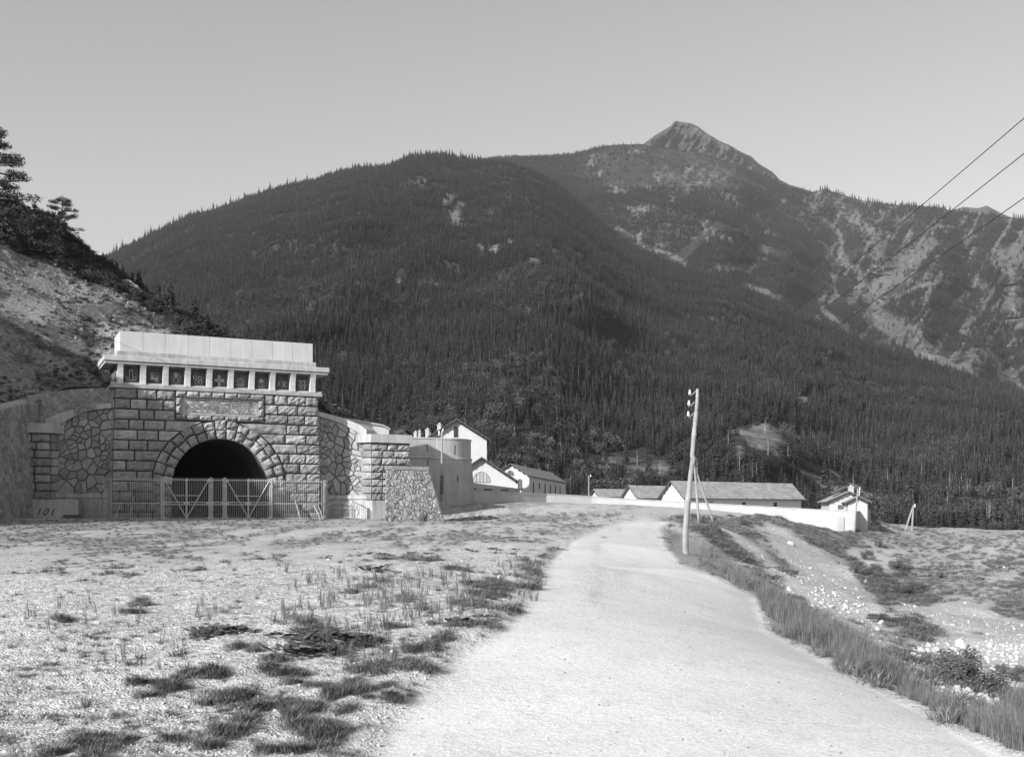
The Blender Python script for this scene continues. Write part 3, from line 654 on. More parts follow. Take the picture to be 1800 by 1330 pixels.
HP = np.stack([HX, HY, HZ], -1)
M['hill'] = mountain_mat('scree_and_turf', .085, .24, .9)
M['hill'].node_tree.nodes['Bump'].inputs['Distance'].default_value = .25
o = grid_obj('hill', HP, M['hill'], {'rock': 1-hv}); tag(o, kind='structure')
def hz(px, py):        # hill vertex nearest to a pixel
    i = np.argmin((HPX-px)**2+(HPY-py)**2); return Vector(HP.reshape(-1, 3)[i])
def hidx(mask): return HP[mask]
#@@PART2
# ---------------------------------------------------------------- masonry helpers
def ident(x, z, h): return (x, -h, z)
def rblock(mb, q, prot, fn=ident, joint=.035, n=5, rough=.03, edge=.07, seed=0, base=-.04):
    prot *= 1.22; rough *= 1.9
    # rock-faced block on a quad q = (bl, br, tr, tl) of (x,z)
    (x0, z0), (x1, z1), (x2, z2), (x3, z3) = q
    Lx = max(.05, (math.hypot(x1-x0, z1-z0)+math.hypot(x2-x3, z2-z3))/2); Lz = max(.05, (math.hypot(x3-x0, z3-z0)+math.hypot(x2-x1, z2-z1))/2)
    nx = max(4, min(9, int(Lx/.22)+2)); nz = max(4, min(6, int(Lz/.2)+2))
    rr = random.Random(seed); j = joint
    A = [0, min(.06, .3*edge/Lx)]+[k/(nx-2) for k in range(1, nx-2)]+[1-min(.06, .3*edge/Lx), 1]
    B = [0, min(.08, .3*edge/Lz)]+[k/(nz-2) for k in range(1, nz-2)]+[1-min(.08, .3*edge/Lz), 1]
    vs = []
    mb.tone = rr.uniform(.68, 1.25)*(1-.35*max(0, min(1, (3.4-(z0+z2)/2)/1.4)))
    tx, tz = rr.uniform(-.03, .03), rr.uniform(-.03, .03)
    for ib, b in enumerate(B):
        for ia, a in enumerate(A):
            a2 = j/Lx+a*(1-2*j/Lx); b2 = j/Lz+b*(1-2*j/Lz)
            x = (x0*(1-a2)+x1*a2)*(1-b2)+(x3*(1-a2)+x2*a2)*b2; z = (z0*(1-a2)+z1*a2)*(1-b2)+(z3*(1-a2)+z2*a2)*b2
            if ia in (0, len(A)-1) or ib in (0, len(B)-1): h = base
            else:
                e = min(a*Lx, (1-a)*Lx, b*Lz, (1-b)*Lz)
                h = prot*(.62+.38*min(1, e/edge))+rr.uniform(-1, 1)*rough+tx*(a-.5)+tz*(b-.5)
                x += rr.uniform(-1, 1)*.012; z += rr.uniform(-1, 1)*.012
            vs.append(fn(x, z, h))
    na = len(A)
    mb.add(vs, [(r*na+c, r*na+c+1, (r+1)*na+c+1, (r+1)*na+c) for r in range(len(B)-1) for c in range(na-1)])
def clip(poly, nx, nz, d):
    out = []
    for i in range(len(poly)):
        a = poly[i]; b = poly[(i+1) % len(poly)]
        da = a[0]*nx+a[1]*nz-d; db = b[0]*nx+b[1]*nz-d
        if da <= 0: out.append(a)
        if (da < 0) != (db < 0):
            t = da/(da-db); out.append((a[0]+(b[0]-a[0])*t, a[1]+(b[1]-a[1])*t))
    return out
def voronoi(w, h, n, seed, relax=2):
    r = np.random.default_rng(seed); P = r.random((n, 2))*[w, h]
    for it in range(relax+1):
        cells = []
        for i in range(n):
            poly = [(0, 0), (w, 0), (w, h), (0, h)]
            d = np.hypot(*(P-P[i]).T); od = np.argsort(d)[1:22]
            for k in od:
                nx, nz = P[k]-P[i]; mx, mz = (P[k]+P[i])/2
                poly = clip(poly, nx, nz, mx*nx+mz*nz)
                if len(poly) < 3: break
            cells.append(poly)
        if it < relax:
            P = np.array([np.mean(c, axis=0) if len(c) > 2 else P[i] for i, c in enumerate(cells)])
            P = P*.65+P*.35
    return [c for c in cells if len(c) > 2]
def rstones(mb, cells, fn, joint, prot, seed, tilt=.05, rv=.25):
    rr = random.Random(seed)
    for c in cells:
        cx_ = sum(p[0] for p in c)/len(c); cz_ = sum(p[1] for p in c)/len(c)
        sz = sum(math.hypot(p[0]-cx_, p[1]-cz_) for p in c)/len(c)
        if sz < joint*2: continue
        k0 = 1-joint/sz; k1 = 1-(joint+.05*min(1, sz*2))/sz-.04; P = prot*(1+rr.uniform(-rv, rv)); tx, tz = rr.uniform(-tilt, tilt), rr.uniform(-tilt, tilt)
        mb.tone = rr.uniform(.75, 1.25); n = len(c); vs = []
        for k, h in ((k0, -.03), (k1, P)):
            for p in c:
                x = cx_+(p[0]-cx_)*k; z = cz_+(p[1]-cz_)*k
                vs.append(fn(x, z, h if h < 0 else h+tx*(x-cx_)/sz+tz*(z-cz_)/sz+rr.uniform(-.01, .01)))
        vs.append(fn(cx_, cz_, P*1.12+rr.uniform(-.01, .02)))
        mb.add(vs, [(i, (i+1) % n, (i+1) % n+n, i+n) for i in range(n)]+[(n+i, n+(i+1) % n, 2*n) for i in range(n)])
def PU(px, v=0):       # along the facade: position under a pixel column at v metres in front of it
    m = (px-900)/F; x0 = CX+v*DX[1]; y0 = CY-v*DX[0]
    return (m*y0-x0)/(DX[0]-m*DX[1])
# ---------------------------------------------------------------- the tunnel portal
portal = thing('tunnel_portal', 'monumental stone railway tunnel portal with rusticated blocks, arch, inscription and nine carved reliefs', 'tunnel portal', (CX, CY, ZB), PANG)
R0, R1, W0 = 4.17, 5.80, 2.93
def half(z): return 9.15-.03*z
N = 28
arc = [(R0*math.cos(math.pi*k/N), W0+R0*math.sin(math.pi*k/N)) for k in range(N, -1, -1)]
b = MB(); b.extrude([(-9.1, -.6), (-R0, -.6)]+arc+[(R0, -.6), (9.1, -.6), (8.78, 11.2), (-8.78, 11.2)], 0, 5)
b.build('wall', M['joint'], portal)
b = MB(); r1, r2 = R0+.02, R0+.5
ao = [(r2*math.cos(math.pi*k/N), W0+r2*math.sin(math.pi*k/N)) for k in range(N+1)]; ai = [(r1*math.cos(math.pi*k/N), W0+r1*math.sin(math.pi*k/N)) for k in range(N, -1, -1)]
b.extrude([(r1, -.6), (r2, -.6)]+ao+[(-r2, -.6), (-r1, -.6)]+ai, 5.0, 42); b.box(-5, 5, 42.01, 42.5, -.6, 8)
b.build('tunnel_bore', M['bore'], portal)
sd = 0; rr = random.Random(3); BS = {-1: MB(), 1: MB()}
CH = .88
for k in range(13):
    zt = 11.2-CH*k; zb = max(zt-CH, -.3)
    def ringx(z):
        if z <= W0: return 4.25
        return math.sqrt(max(0, (R1+.02)**2-(z-W0)**2))
    for sgn in (-1, 1):
        b = BS[sgn]; hw = half((zt+zb)/2)
        inner = (ringx(zb), ringx(zt))
        if zb > 8.2: inner = (3.86, 3.86)
        elif zt > 8.7-.01: inner = (max(inner[0], 0), inner[1])
        if zb < W0 and zt > W0: inner = (4.25 if zb < W0-.5 else ringx(W0), ringx(zt))
        x = hw; ends = [hw]
        x = hw-(rr.uniform(1.0, 1.35) if (k+(sgn > 0)) % 2 else rr.uniform(1.7, 2.2))
        lim = max(inner)
        while x > lim+.7: ends.append(x); x -= rr.uniform(1.15, 1.95)
        for i in range(len(ends)):
            a = ends[i]; last = i == len(ends)-1; c0, c1 = (inner if last else (ends[i+1],)*2)
            q = [(c0, zb), (a, zb), (a, zt), (c1, zt)]
            if sgn < 0: q = [(-a, zb), (-c0, zb), (-c1, zt), (-a, zt)]
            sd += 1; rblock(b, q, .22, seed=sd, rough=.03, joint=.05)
    # returns on the two flanks
    for sgn in (-1, 1):
        b = BS[sgn]; hw = half((zt+zb)/2)
        for yy in (0, 1.5, 3.1):
            fn = (lambda x, z, h, hw=hw: (hw-.05+h, x, z)) if sgn > 0 else (lambda x, z, h, hw=hw: (-(hw-.05)-h, -x+5, z))
            sd += 1; rblock(b, [(yy, zb), (yy+1.55, zb), (yy+1.55, zt), (yy, zt)], .14, fn, seed=sd, joint=.04)
for b in BS.values(): b.build('rusticated_facing', M['block'], portal)
# voussoirs
b = MB(); NV = 17; rr = random.Random(9)
for k in range(NV):
    a0 = math.pi-math.pi*k/NV; a1 = math.pi-math.pi*(k+1)/NV
    rs = rr.uniform(4.9, 5.15) if k != 8 else 4.98
    for lo, hi, pr in ((R0-.04, rs, .42), (rs, R1+rr.uniform(-.06, .08), .33)):
        if k == 8 and hi > 5.5: hi += .12
        P = lambda r, a: (r*math.cos(a), W0+r*math.sin(a))
        q = [P(lo, a0), P(lo, a1), P(hi, a1), P(hi, a0)]; sd += 1
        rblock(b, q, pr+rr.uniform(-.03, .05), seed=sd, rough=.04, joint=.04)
for z in (2.05, 1.15, .25):           # jamb stones under the springing
    for sgn in (-1, 1):
        q = [(4.13, z), (5.5+.3*(z > 1.8), z), (5.5+.3*(z > 1.8), z+.88), (4.13, z+.88)]
        if sgn < 0: q = [(-q[1][0], z), (-4.13, z), (-4.13, z+.88), (-q[1][0], z+.88)]
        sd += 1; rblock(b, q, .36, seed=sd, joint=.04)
b.build('arch_ring', M['block'], portal)
# inscription panel and its frame of blocks
b = MB(); rr = random.Random(4)
xs = [-3.84, -2.95, -1.85, -.75, .35, 1.45, 2.6, 3.84]
for (z0, z1) in ((10.62, 11.18), (8.66, 9.16)):
    for i in range(7): sd += 1; rblock(b, [(xs[i], z0), (xs[i+1], z0), (xs[i+1], z1), (xs[i], z1)], .36, seed=sd, rough=.02, joint=.03)
for x0, x1 in ((-3.84, -3.36), (3.3, 3.84)):
    for z0, z1 in ((9.16, 9.9), (9.9, 10.62)): sd += 1; rblock(b, [(x0, z0), (x1, z0), (x1, z1), (x0, z1)], .36, seed=sd, rough=.02, joint=.03)
b.build('panel_frame', M['block'], portal)
pn = MB(); pn.box(-3.36, 3.3, -.1, .02, 9.16, 10.62); pn = pn.build('inscription_panel', M['relief'], portal)
b = MB(); rr = random.Random(6)
for r_ in range(8):                     # worn, no longer legible rows of small cut marks
    x = -3.05+rr.uniform(0, .3)
    while x < 2.9:
        w = rr.uniform(.06, .34); b.tone = rr.uniform(.3, 1.0)
        if rr.random() < .86: b.box(x, x+w, -.128, -.1, 9.34+.148*r_, 9.34+.148*r_+rr.uniform(.05, .095))
        x += w+rr.uniform(.03, .12)
b.build('worn_lettering', M['frieze'], pn)
# band, frieze, consoles, cornice, attic
b = MB(); b.tone = .8; b.box(-9.2, 9.2, -.34, 4.8, 11.2, 11.5, .03); b.add([(-9.15, -.3, 11.5), (9.15, -.3, 11.5), (9.15, -.06, 11.72), (-9.15, -.06, 11.72), (-9.15, 0, 11.5), (9.15, 0, 11.5)], [(0, 1, 2, 3), (3, 2, 5, 4), (0, 3, 4), (1, 5, 2)])
b.build('string_course', M['dress'], portal)
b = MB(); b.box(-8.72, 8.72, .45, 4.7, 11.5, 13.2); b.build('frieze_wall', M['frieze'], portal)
PXs = [-8.39+1.856*i for i in range(10)]
for i, x in enumerate(PXs):
    b = MB(); b.tone = 1.25
    pr = [(-.0, 11.52), (-.30, 11.56), (-.28, 11.9), (-.33, 12.4), (-.46, 12.9), (-.60, 13.17), (.44, 13.17), (.44, 11.52)]
    hw = .23; n = len(pr)
    b.add([(x-hw, y, z) for y, z in pr]+[(x+hw, y, z) for y, z in pr], [tuple(range(n))[::-1], tuple(range(n, 2*n))]+[(k, (k+1) % n, (k+1) % n+n, k+n) for k in range(n)])
    b.build('console', M['dress'], portal)
def shield(b, x, z, s=.5, y=.45):
    pr = [(-s, z+s*.9), (-s, z-s*.2), (-s*.6, z-s*.9), (0, z-s*1.25), (s*.6, z-s*.9), (s, z-s*.2), (s, z+s*.9)]
    b.extrude([(x+p, q) for p, q in pr], y-.12, y)
for i in range(9):
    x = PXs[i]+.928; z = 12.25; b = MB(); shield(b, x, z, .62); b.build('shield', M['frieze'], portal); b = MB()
    t = .30; yy0, yy1 = t-.14, t
    def bx(a0, a1, b0, b1): b.box(x+a0, x+a1, yy0, yy1, z+b0, z+b1)
    def ring(cx_, cz_, r, w, n=14):
        b.tube([(x+cx_+r*math.cos(6.283*k/n), t-.03, z+cz_+r*math.sin(6.283*k/n)) for k in range(n+1)], w, 5)
    if i == 0: bx(-.16, -.1, -.3, .55); bx(.1, .16, -.3, .55); bx(-.16, .16, .5, .58); bx(-.42, .42, -.36, -.28); ring(-.33, -.1, .1, .03); ring(.33, -.1, .1, .03)
    elif i == 1: ring(-.1, .28, .14, .05); bx(-.3, .35, -.2, .0); bx(-.22, 0, 0, .2); bx(.05, .4, -.34, -.26); ring(.28, .1, .1, .03)
    elif i == 2: bx(-.14, .14, .1, .35); b.extrude([(x-.28, z+.32), (x+.28, z+.32), (x, z+.6)], yy0, yy1); ring(0, -.14, .24, .05); bx(-.46, -.26, .12, .18); bx(.26, .46, .12, .18)
    elif i == 3:
        for cx_, cz_ in ((-.24, .22), (.2, .16), (-.1, -.18), (.25, -.2)): ring(cx_, cz_, .15, .05)
        bx(-.38, -.3, 0, .4)
    elif i == 4: bx(-.12, .12, -.5, .52); bx(-.4, .4, -.08, .18); bx(-.18, .18, .3, .42)
    elif i == 5: ring(0, .05, .3, .04); ring(0, .05, .16, .04); bx(-.36, .36, -.3, -.22); bx(-.3, .3, -.42, -.35)
    elif i == 6: b.extrude([(x-.3, z+.1), (x+.3, z+.1), (x, z+.42)], yy0, yy1); ring(0, -.1, .17, .05); bx(-.3, .3, -.42, -.32)
    elif i == 7:
        bx(-.38, -.12, .1, .17); bx(-.38, -.12, -.1, -.03); bx(-.3, -.23, -.2, .2)
        for sg in (-1, 1): b.tube([(x+.22-.16*sg, t-.03, z-.3), (x+.22+.16*sg, t-.03, z+.3)], .045, 5)
    else: bx(-.34, .34, .32, .4); ring(-.04, 0, .2, .05); ring(-.04, 0, .08, .04); bx(.26, .34, -.3, .32); bx(-.3, .3, -.36, -.3)
    b.build('carved_relief', M['relief'], portal)
b = MB(); b.tone = .92; b.box(-9.65, 9.65, -.62, 4.6, 13.2, 13.42, .02); b.tone = 1.0; b.box(-9.75, 9.75, -.74, 4.6, 13.425, 13.86, .03)
x = -8.62
for (z0, z1, hw, y) in ((13.86, 14.10, 8.66, -.16), (14.105, 14.36, 8.64, -.14)):
    x = -hw; rr = random.Random(int(z0*10))
    while x < hw-.01:
        w = min(rr.uniform(1.2, 2.3), hw-x); w = hw-x if hw-x-w < .6 else w
        b.tone = rr.uniform(.86, 1.04); b.box(x+.006, x+w-.006, y, 4.5, z0, z1-.004, .012); x += w
b.build('cornice', M['dress'], portal)
b = MB(); x = -8.4
for w in [1.9, 1.9, 1.87, 1.85, 1.85, 1.85, 1.85, 1.85, 1.88]:
    b.tone = random.uniform(.95, 1.05); b.box(x+.012, x+w-.012, .04, 4.3, 14.36, 16.08, .012); x += w
b.build('attic', mat('attic_concrete', .45, .10, .5, .25, 20, streak=.1, tone=True), portal)

# ---------------------------------------------------------------- wings
def wing(sgn):
    L = 5.2; t_ = thing('curved_wing_wall', 'shaded curved wing wall of polygonal stones on the left of the portal' if sgn < 0 else 'sunlit curved wing wall of polygonal stones between portal and rubble buttress', 'wing wall', (CX, CY, ZB), PANG)
    def plan(s, h=0):
        u = s/L; x = 8.85+4.9*u; y = .75+1.25*math.sin(math.pi*u*.9)-.95*u*u
        dx = 4.9; dy = 1.25*math.pi*.9*math.cos(math.pi*u*.9)-1.9*u; l_ = math.hypot(dx, dy)
        return sgn*(x+dy/l_*h), y-dx/l_*h
    def top(s): u = s/L; return 9.5-2.3*(1-math.sqrt(max(0, 1-(u*.93)**2)))*1.25-.25*u
    def fn(s, q, h):
        if sgn < 0: s = L-s
        zt = top(s); z = 2.2+(q/7.1)*(zt-2.2); x, y = plan(s, h)
        return (x, y, z)
    b = MB(); rstones(b, voronoi(L, 7.1, 92, 5+sgn, 0), fn, .026, .15, 5+sgn); b.build('polygonal_stonework', M['poly'], t_)
    # backing, base course, coping as swept strips
    def strip(mb, h0, h1, zf0, zf1, nn=24, s0=0, s1=None):
        s1 = s1 or L; vs = []
        for i in range(nn+1):
            s = s0+(s1-s0)*i/nn
            for (h, zf) in ((h0, zf0), (h1, zf0), (h1, zf1), (h0, zf1)):
                x, y = plan(s, h); vs.append((x, y, zf(s)))
        fs = [(i*4+k, i*4+(k+1) % 4, i*4+4+(k+1) % 4, i*4+4+k) for i in range(nn) for k in range(4)]+[(0, 1, 2, 3)[::-1], tuple(nn*4+k for k in range(4))]
        if sgn < 0: fs = [f[::-1] for f in fs]
        mb.add(vs, fs)
    b = MB(); strip(b, -1.6, 0, lambda s: -.6, lambda s: top(s)); b.build('wall', M['wingjoint'], t_)
    b = MB(); strip(b, -1.2, .34, lambda s: top(s)+.004, lambda s: top(s)+.42+.5*(s/L)**2); b.build('coping', M['dress'], t_)
    b = MB(); b.tone = 1.05; strip(b, .0, .42, lambda s: 1.86, lambda s: 2.24, 24); b.tone = .9; strip(b, .0, .30, lambda s: -.5, lambda s: 1.856, 24)
    b.build('plinth', M['plinth'], t_)
    # the pier at the outer end, courses with rounded returns
    b = MB(); X0, X1 = 13.95, 17.7; rr = random.Random(30+sgn); k = 0
    z = 1.72
    zt_ = 7.05
    rows = []
    while z < zt_-.3: rows.append((z, z+.67)); z += .672
    yf = -.35
    for (z0, z1) in rows:
        x = X0; k += 1
        cuts = [X0-.07]; x += rr.uniform(.9, 1.5)
        while x < X1-.6: cuts.append(x); x += rr.uniform(.9, 1.5)
        cuts.append(X1)
        for i in range(len(cuts)-1):
            a, c = cuts[i], cuts[i+1]; f2 = (lambda x, z, h: (x, yf-h, z))
            q = [(a, z0), (c, z0), (c, z1), (a, z1)] if sgn > 0 else [(-c, z0), (-a, z0), (-a, z1), (-c, z1)]
            rblock(b, q, .2, f2, seed=900+k*10+i, joint=.04, rough=.03)
        # curved return towards the recess
        fr = (lambda s, z, h: ((X0-.62*math.sin(s*math.pi/2)-h*.6)*sgn, yf+.9*s-h*.7*(1-s), z))
        q = [(-.05, z0), (1.25, z0), (1.25, z1), (-.05, z1)]
        if sgn > 0: q = [q[1], q[0], q[3], q[2]]
        rblock(b, q, .2, fr, seed=700+k, joint=.03, rough=.02)
    b.build('pier_blocks', M['block'], t_)
    b = MB(); P = [(X0-.55, yf+.9), (X0-.05, yf+.02), (X1, yf+.02), (X1, 4), (X0-.9, 4), (X0-.9, 1.4)]
    P = [(x*sgn, y) for x, y in P]; P = P if sgn > 0 else P[::-1]
    b.slab(P, -.6, zt_+.1); b.build('pier', M['joint'], t_)
    b = MB(); P2 = [(X0-1.15, yf+.6), (X0-.25, yf-.42), (X1+.12, yf-.42), (X1+.12, 3.9), (X0-1.15, 3.9)]; P2 = [(x*sgn, y) for x, y in P2]; P2 = P2 if sgn > 0 else P2[::-1]
    b.tone = .95; b.slab(P2, zt_+.1, zt_+.88); b.build('pier_cap', M['dress'], t_)
    b = MB(); P3 = [(X0-1.0, yf+.8), (X0-.1, yf-.3)] if sgn > 0 else [(X0-2.6, yf+1.5), (X0-2.2, yf-.3)]
    P3 += [(X1+.05, yf-.3), (X1+.05, 1), (X0-1.0, 1.5)]; P3 = [(x*sgn, y) for x, y in P3]; P3 = P3 if sgn > 0 else P3[::-1]
    b.slab(P3, -.5, 1.72 if sgn > 0 else 1.7); b.build('pier_base', M['plinth'], t_)
    return t_, plan, top
wr, planr, topr = wing(1)
wl, planl, topl = wing(-1)
# low arched opening in the right plinth, with its own picket fence
b = MB(); pts = []
for k in range(25):
    a = math.pi*k/24; s = 2.55-1.95*math.cos(a); x, y = planr(s, .36); pts.append((x, y, .45+1.05*math.sin(a)**.6))
b.tone = 1.3; b.tube(pts, .09, 6); b.build('arch_rim', M['dress'], wr)
b = MB()
for k in range(24):
    x, y = planr(.7+k*.155, .7); b.tube([(x, y, -.3), (x, y, 1.5+.25*math.sin(k*.14))], .016, 4)
for z in (.15, 1.05):
    b.tube([(*planr(.6+k*.4, .7), z) for k in range(10)], .022, 5)
pf = b.build('picket_fence', M['iron']); pf.location = (CX, CY, ZB); pf.rotation_euler = (0, 0, PANG)
tag(pf, 'short iron picket fence before the low arch right of the portal', 'fence')
# rubble parapet above the left wing and upper parapet above the right one
t_ = thing('rubble_parapet', 'rough rubble parapet above the shaded left wing wall', 'wall', (CX, CY, ZB), PANG)
def pfn(s, q, h):
    s2 = 8.4-s; u = s2/8.4; x = 8.8+6.8*u; y = .95+.5*math.sin(math.pi*u)-.9*u*u
    zt = 11.3-.9*u*u-.2*u; zb = 9.3-3.0*u*u+.2; z = zb+(q/2.6)*(zt-zb); return (-x, y-h, z)
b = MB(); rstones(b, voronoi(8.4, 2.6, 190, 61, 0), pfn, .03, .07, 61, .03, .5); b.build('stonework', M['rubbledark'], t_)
b = MB(); vs = []
for i in range(21):
    s = 8.4*i/20
    for q, h in ((0, .0), (2.6, .0), (2.6, -.7), (0, -.7)): vs.append(pfn(s, q, h))
b.add(vs, [(i*4+k, i*4+4+k, i*4+4+(k+1) % 4, i*4+(k+1) % 4) for i in range(20) for k in range(4)]+[(0, 1, 2, 3), (83, 82, 81, 80)]); b.build('wall', M['mortar'], t_)
up = thing('upper_parapet', 'pale smooth concrete parapet above the right wing wall', 'wall', (CX, CY, ZB), PANG)
b = MB(); xs_ = [PU(598)-.4, PU(632, -3)-.4, PU(688, -3)-.4]
b.add([(x, y, z) for (x, z0, z1) in ((11.2, 6.8, 9.55), (13.6, 6.8, 9.25), (15.9, 6.8, 8.95), (16.6, 6.8, 8.6)) for y in (2.4, 3.4) for z in (z0, z1)],
      [f for i in range(3) for f in ((i*4, i*4+4, i*4+5, i*4+1), (i*4+1, i*4+5, i*4+7, i*4+3), (i*4+2, i*4+3, i*4+7, i*4+6))]+[(0, 1, 3, 2), (12, 14, 15, 13)])
b.build('wall', M['attic'], up)
b = MB(); b.add([(x, y, z) for (x, z1) in ((11.1, 9.6), (13.6, 9.3), (15.9, 9.0), (16.7, 8.64)) for y in (2.25, 3.5) for z in (z1-.045, z1+.12)],
      [f for i in range(3) for f in ((i*4, i*4+4, i*4+5, i*4+1), (i*4+1, i*4+5, i*4+7, i*4+3), (i*4+2, i*4+3, i*4+7, i*4+6))]+[(0, 1, 3, 2), (12, 14, 15, 13)])
b.build('coping', M['dress'], up)
# retaining wall coming forward on the left
rw = thing('retaining_wall', 'tall rubble retaining wall below the scree slope at the left edge', 'wall')
RF_ = [Vector(FOOT[i]) for i in (0, 1, 2, 3, 4)]; RF_.append(loc2w(-15.2, .2, 0)); RF_[-1].z = E_+9.1
rl = [0]
for i in range(5): rl.append(rl[-1]+(RF_[i+1]-RF_[i]).to_2d().length)
def rfn(s, q, h):
    i = max(k for k in range(5) if rl[k] <= s+1e-6) if s > 0 else 0
    i = min(i, 4); t = (s-rl[i])/(rl[i+1]-rl[i]); p = RF_[i].lerp(RF_[i+1], t); d = (RF_[i+1]-RF_[i]).to_2d().normalized()
    zb = E_-1.2; z = zb+(q/10)*(p.z-zb); bt = .06*(p.z-z)
    return (p.x+d.y*(h+bt+.3), p.y-d.x*(h+bt+.3), z)
Lr = rl[5]; s0 = rl[1]
b = MB(); cells = [[(p[0]+s0, p[1]) for p in c] for c in voronoi(Lr-s0, 10, 1500, 71, 0)]
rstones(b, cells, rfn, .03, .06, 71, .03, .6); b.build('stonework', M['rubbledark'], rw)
b = MB(); vs = []; nn = 60
for i in range(nn+1):
    s = Lr*i/nn
    for q, h in ((0, 0), (10, 0), (10.2, -.9), (0, -.9)): vs.append(rfn(s, q, h))
b.add(vs, [(i*4+k, i*4+4+k, i*4+4+(k+1) % 4, i*4+(k+1) % 4) for i in range(nn) for k in range(4)]); b.build('wall', M['mortar'], rw)
# rubble buttress on the right
rb = thing('rubble_buttress', 'squat battered buttress of pale rubble with a flat cap right of the portal', 'buttress')
B0 = W(676, 917, 92.0); B1 = W(783, 916, 95.5); ZB0 = E_-1.3
ux = (B1-B0); ux.z = 0; Lb = ux.length; ux.normalize(); uy = Vector((-.105, 1, 0)).normalized()
def bfn(face):
    def f(s, q, h):
        k = q/4.9
        if face == 0: p = B0+ux*((s)*(1-.30*k)*1.0+.12*k)+uy*(.5*k-h)
        else: p = B0+ux*(Lb*(1-.30*k)+.12*k+h)+uy*(.5*k+s)
        return (p.x, p.y, ZB0+q)
    return f
b = MB(); rstones(b, voronoi(Lb, 4.9, 240, 81, 0), bfn(0), .028, .07, 81, .04, .6); rstones(b, voronoi(5.5, 4.9, 170, 82, 0), bfn(1), .028, .07, 82, .04, .6)
b.build('stonework', M['rubble'], rb)
b = MB(); vs = []
for q in (0, 4.92): vs += [bfn(0)(0, q, -.01), bfn(0)(Lb, q, -.01), bfn(1)(5.6, q, -.01), tuple(Vector(bfn(0)(0, q, -.01))+uy*5.6)]
b.add(vs, [(0, 1, 5, 4), (1, 2, 6, 5), (2, 3, 7, 6), (3, 0, 4, 7), (4, 5, 6, 7)]); b.build('core', M['mortar'], rb)
b = MB(); q = 4.925; c = [Vector(bfn(0)(0, q, .1)), Vector(bfn(0)(Lb+.1, q, .1)), Vector(bfn(1)(5.5, q, .1)), Vector(bfn(0)(0, q, 0))+uy*5.6]
b.add([(v.x, v.y, v.z) for v in c]+[(v.x, v.y, v.z+.3) for v in c], [(3, 2, 1, 0), (4, 5, 6, 7), (0, 1, 5, 4), (1, 2, 6, 5), (2, 3, 7, 6), (3, 0, 4, 7)]); b.build('cap', M['plinth'], rb)

# painted number on the left plinth
tc_ = bpy.data.curves.new('painted_number', 'FONT'); tc_.body = '101'; tc_.size = .82; tc_.shear = .35; tc_.extrude = .004; tc_.space_character = 1.25
to = bpy.data.objects.new('painted_number', tc_); COL.objects.link(to); tc_.materials.append(M['black']); to.parent = wl
to.location = (-15.05, -.665, .42); to.rotation_euler = (R(90), R(3), 0)
# timber stack and loose props
ts = thing('timber_stack', 'low stack of weathered beams on the ground before the left plinth', 'timber stack', (CX, CY, ZB), PANG)
b = MB()
for i in range(3): b.tone = random.uniform(.7, 1.1); b.box(-12.9, -11.5, -1.2+.3*i, -.94+.3*i, -.1, .28, .02)
b.box(-12.9, -11.6, -1.1, -.5, .3, .42, .02); b.build('beam', M['timberdark'], ts)
b = MB(); b.box(-11.4, -10.3, -1.15, -.6, -.1, .25, .03); b.box(-11.3, -10.1, -1.1, -.7, .252, .55, .03); b.build('beam', M['timber'], ts)

# ---------------------------------------------------------------- iron gate
GV = 2.9; G0 = GC_ = thing('iron_gate', 'wide grey iron picket gate with braced double leaves closing the tunnel mouth', 'gate', (CX, CY, ZB), PANG)
def gx(px): return PU(px, GV)-.4+.4-.0
gx = lambda px: PU(px, GV)
zb_, zt_ = -.02, 3.38
xs_post = [gx(284), gx(370.5), gx(395), gx(477.5)]
def bars(b, x0, x1, z0, z1, st=.155, y=-GV, spike=0):
    n = max(1, int((x1-x0)/st)); 
    for k in range(n+1):
        x = x0+(x1-x0)*k/n; b.box(x-.013, x+.013, y-.013, y+.013, z0, z1+spike)
def frame(b, x0, x1, z0, z1, w=.036, y=-GV):
    for z in (z0, z1): b.box(x0, x1, y-.03, y+.03, z-w, z+w)
    for x in (x0+w, x1-w): b.box(x-w, x+w, y-.032, y+.032, z0, z1)
def gus(b, x, z, s, y=-GV):
    b.extrude([(x-s, z), (x, z-s), (x+s, z), (x, z+s)], y-.04, y+.04)
for (x0, x1) in ((xs_post[0]+.12, xs_post[1]-.1), (xs_post[2]+.1, xs_post[3]-.12)):
    lf = MB(); frame(lf, x0, x1, .08, zt_); xm = (x0+x1)/2
    lf.box(xm-.05, xm+.05, -GV-.031, -GV+.031, .1, zt_-.04)
    for z in (1.28, 1.48): lf.box(x0, x1, -GV-.034, -GV+.034, z-.04, z+.04)
    for x in (x0+.06, xm, x1-.06): gus(lf, x, 1.38, .24); gus(lf, x, .12, .18); gus(lf, x, zt_-.03, .18)
    lf = lf.build('gate_leaf', M['iron'], G0)
    b = MB(); bars(b, x0+.1, x1-.1, .1, zt_, spike=.18); b.build('pickets', M['iron'], lf)
    b = MB()
    for a, c in ((x0+.15, xm-.02), (x1-.15, xm+.02)): b.tube([(a, -GV-.06, zt_-.1), (c, -GV-.06, .15)], .05, 6)
    b.box(x0+.7, x1-.9, -GV-.09, -GV-.05, 2.0, 2.07); b.build('brace', M['iron'], lf)
wk = MB(); x0, x1 = xs_post[1]+.1, xs_post[2]-.1; frame(wk, x0, x1, .08, zt_)
for z in (1.28, 1.48): wk.box(x0, x1, -GV-.034, -GV+.034, z-.04, z+.04)
for x in (x0+.03, x1-.03):
    for z in (.1, 1.38, zt_): gus(wk, x, z, .17)
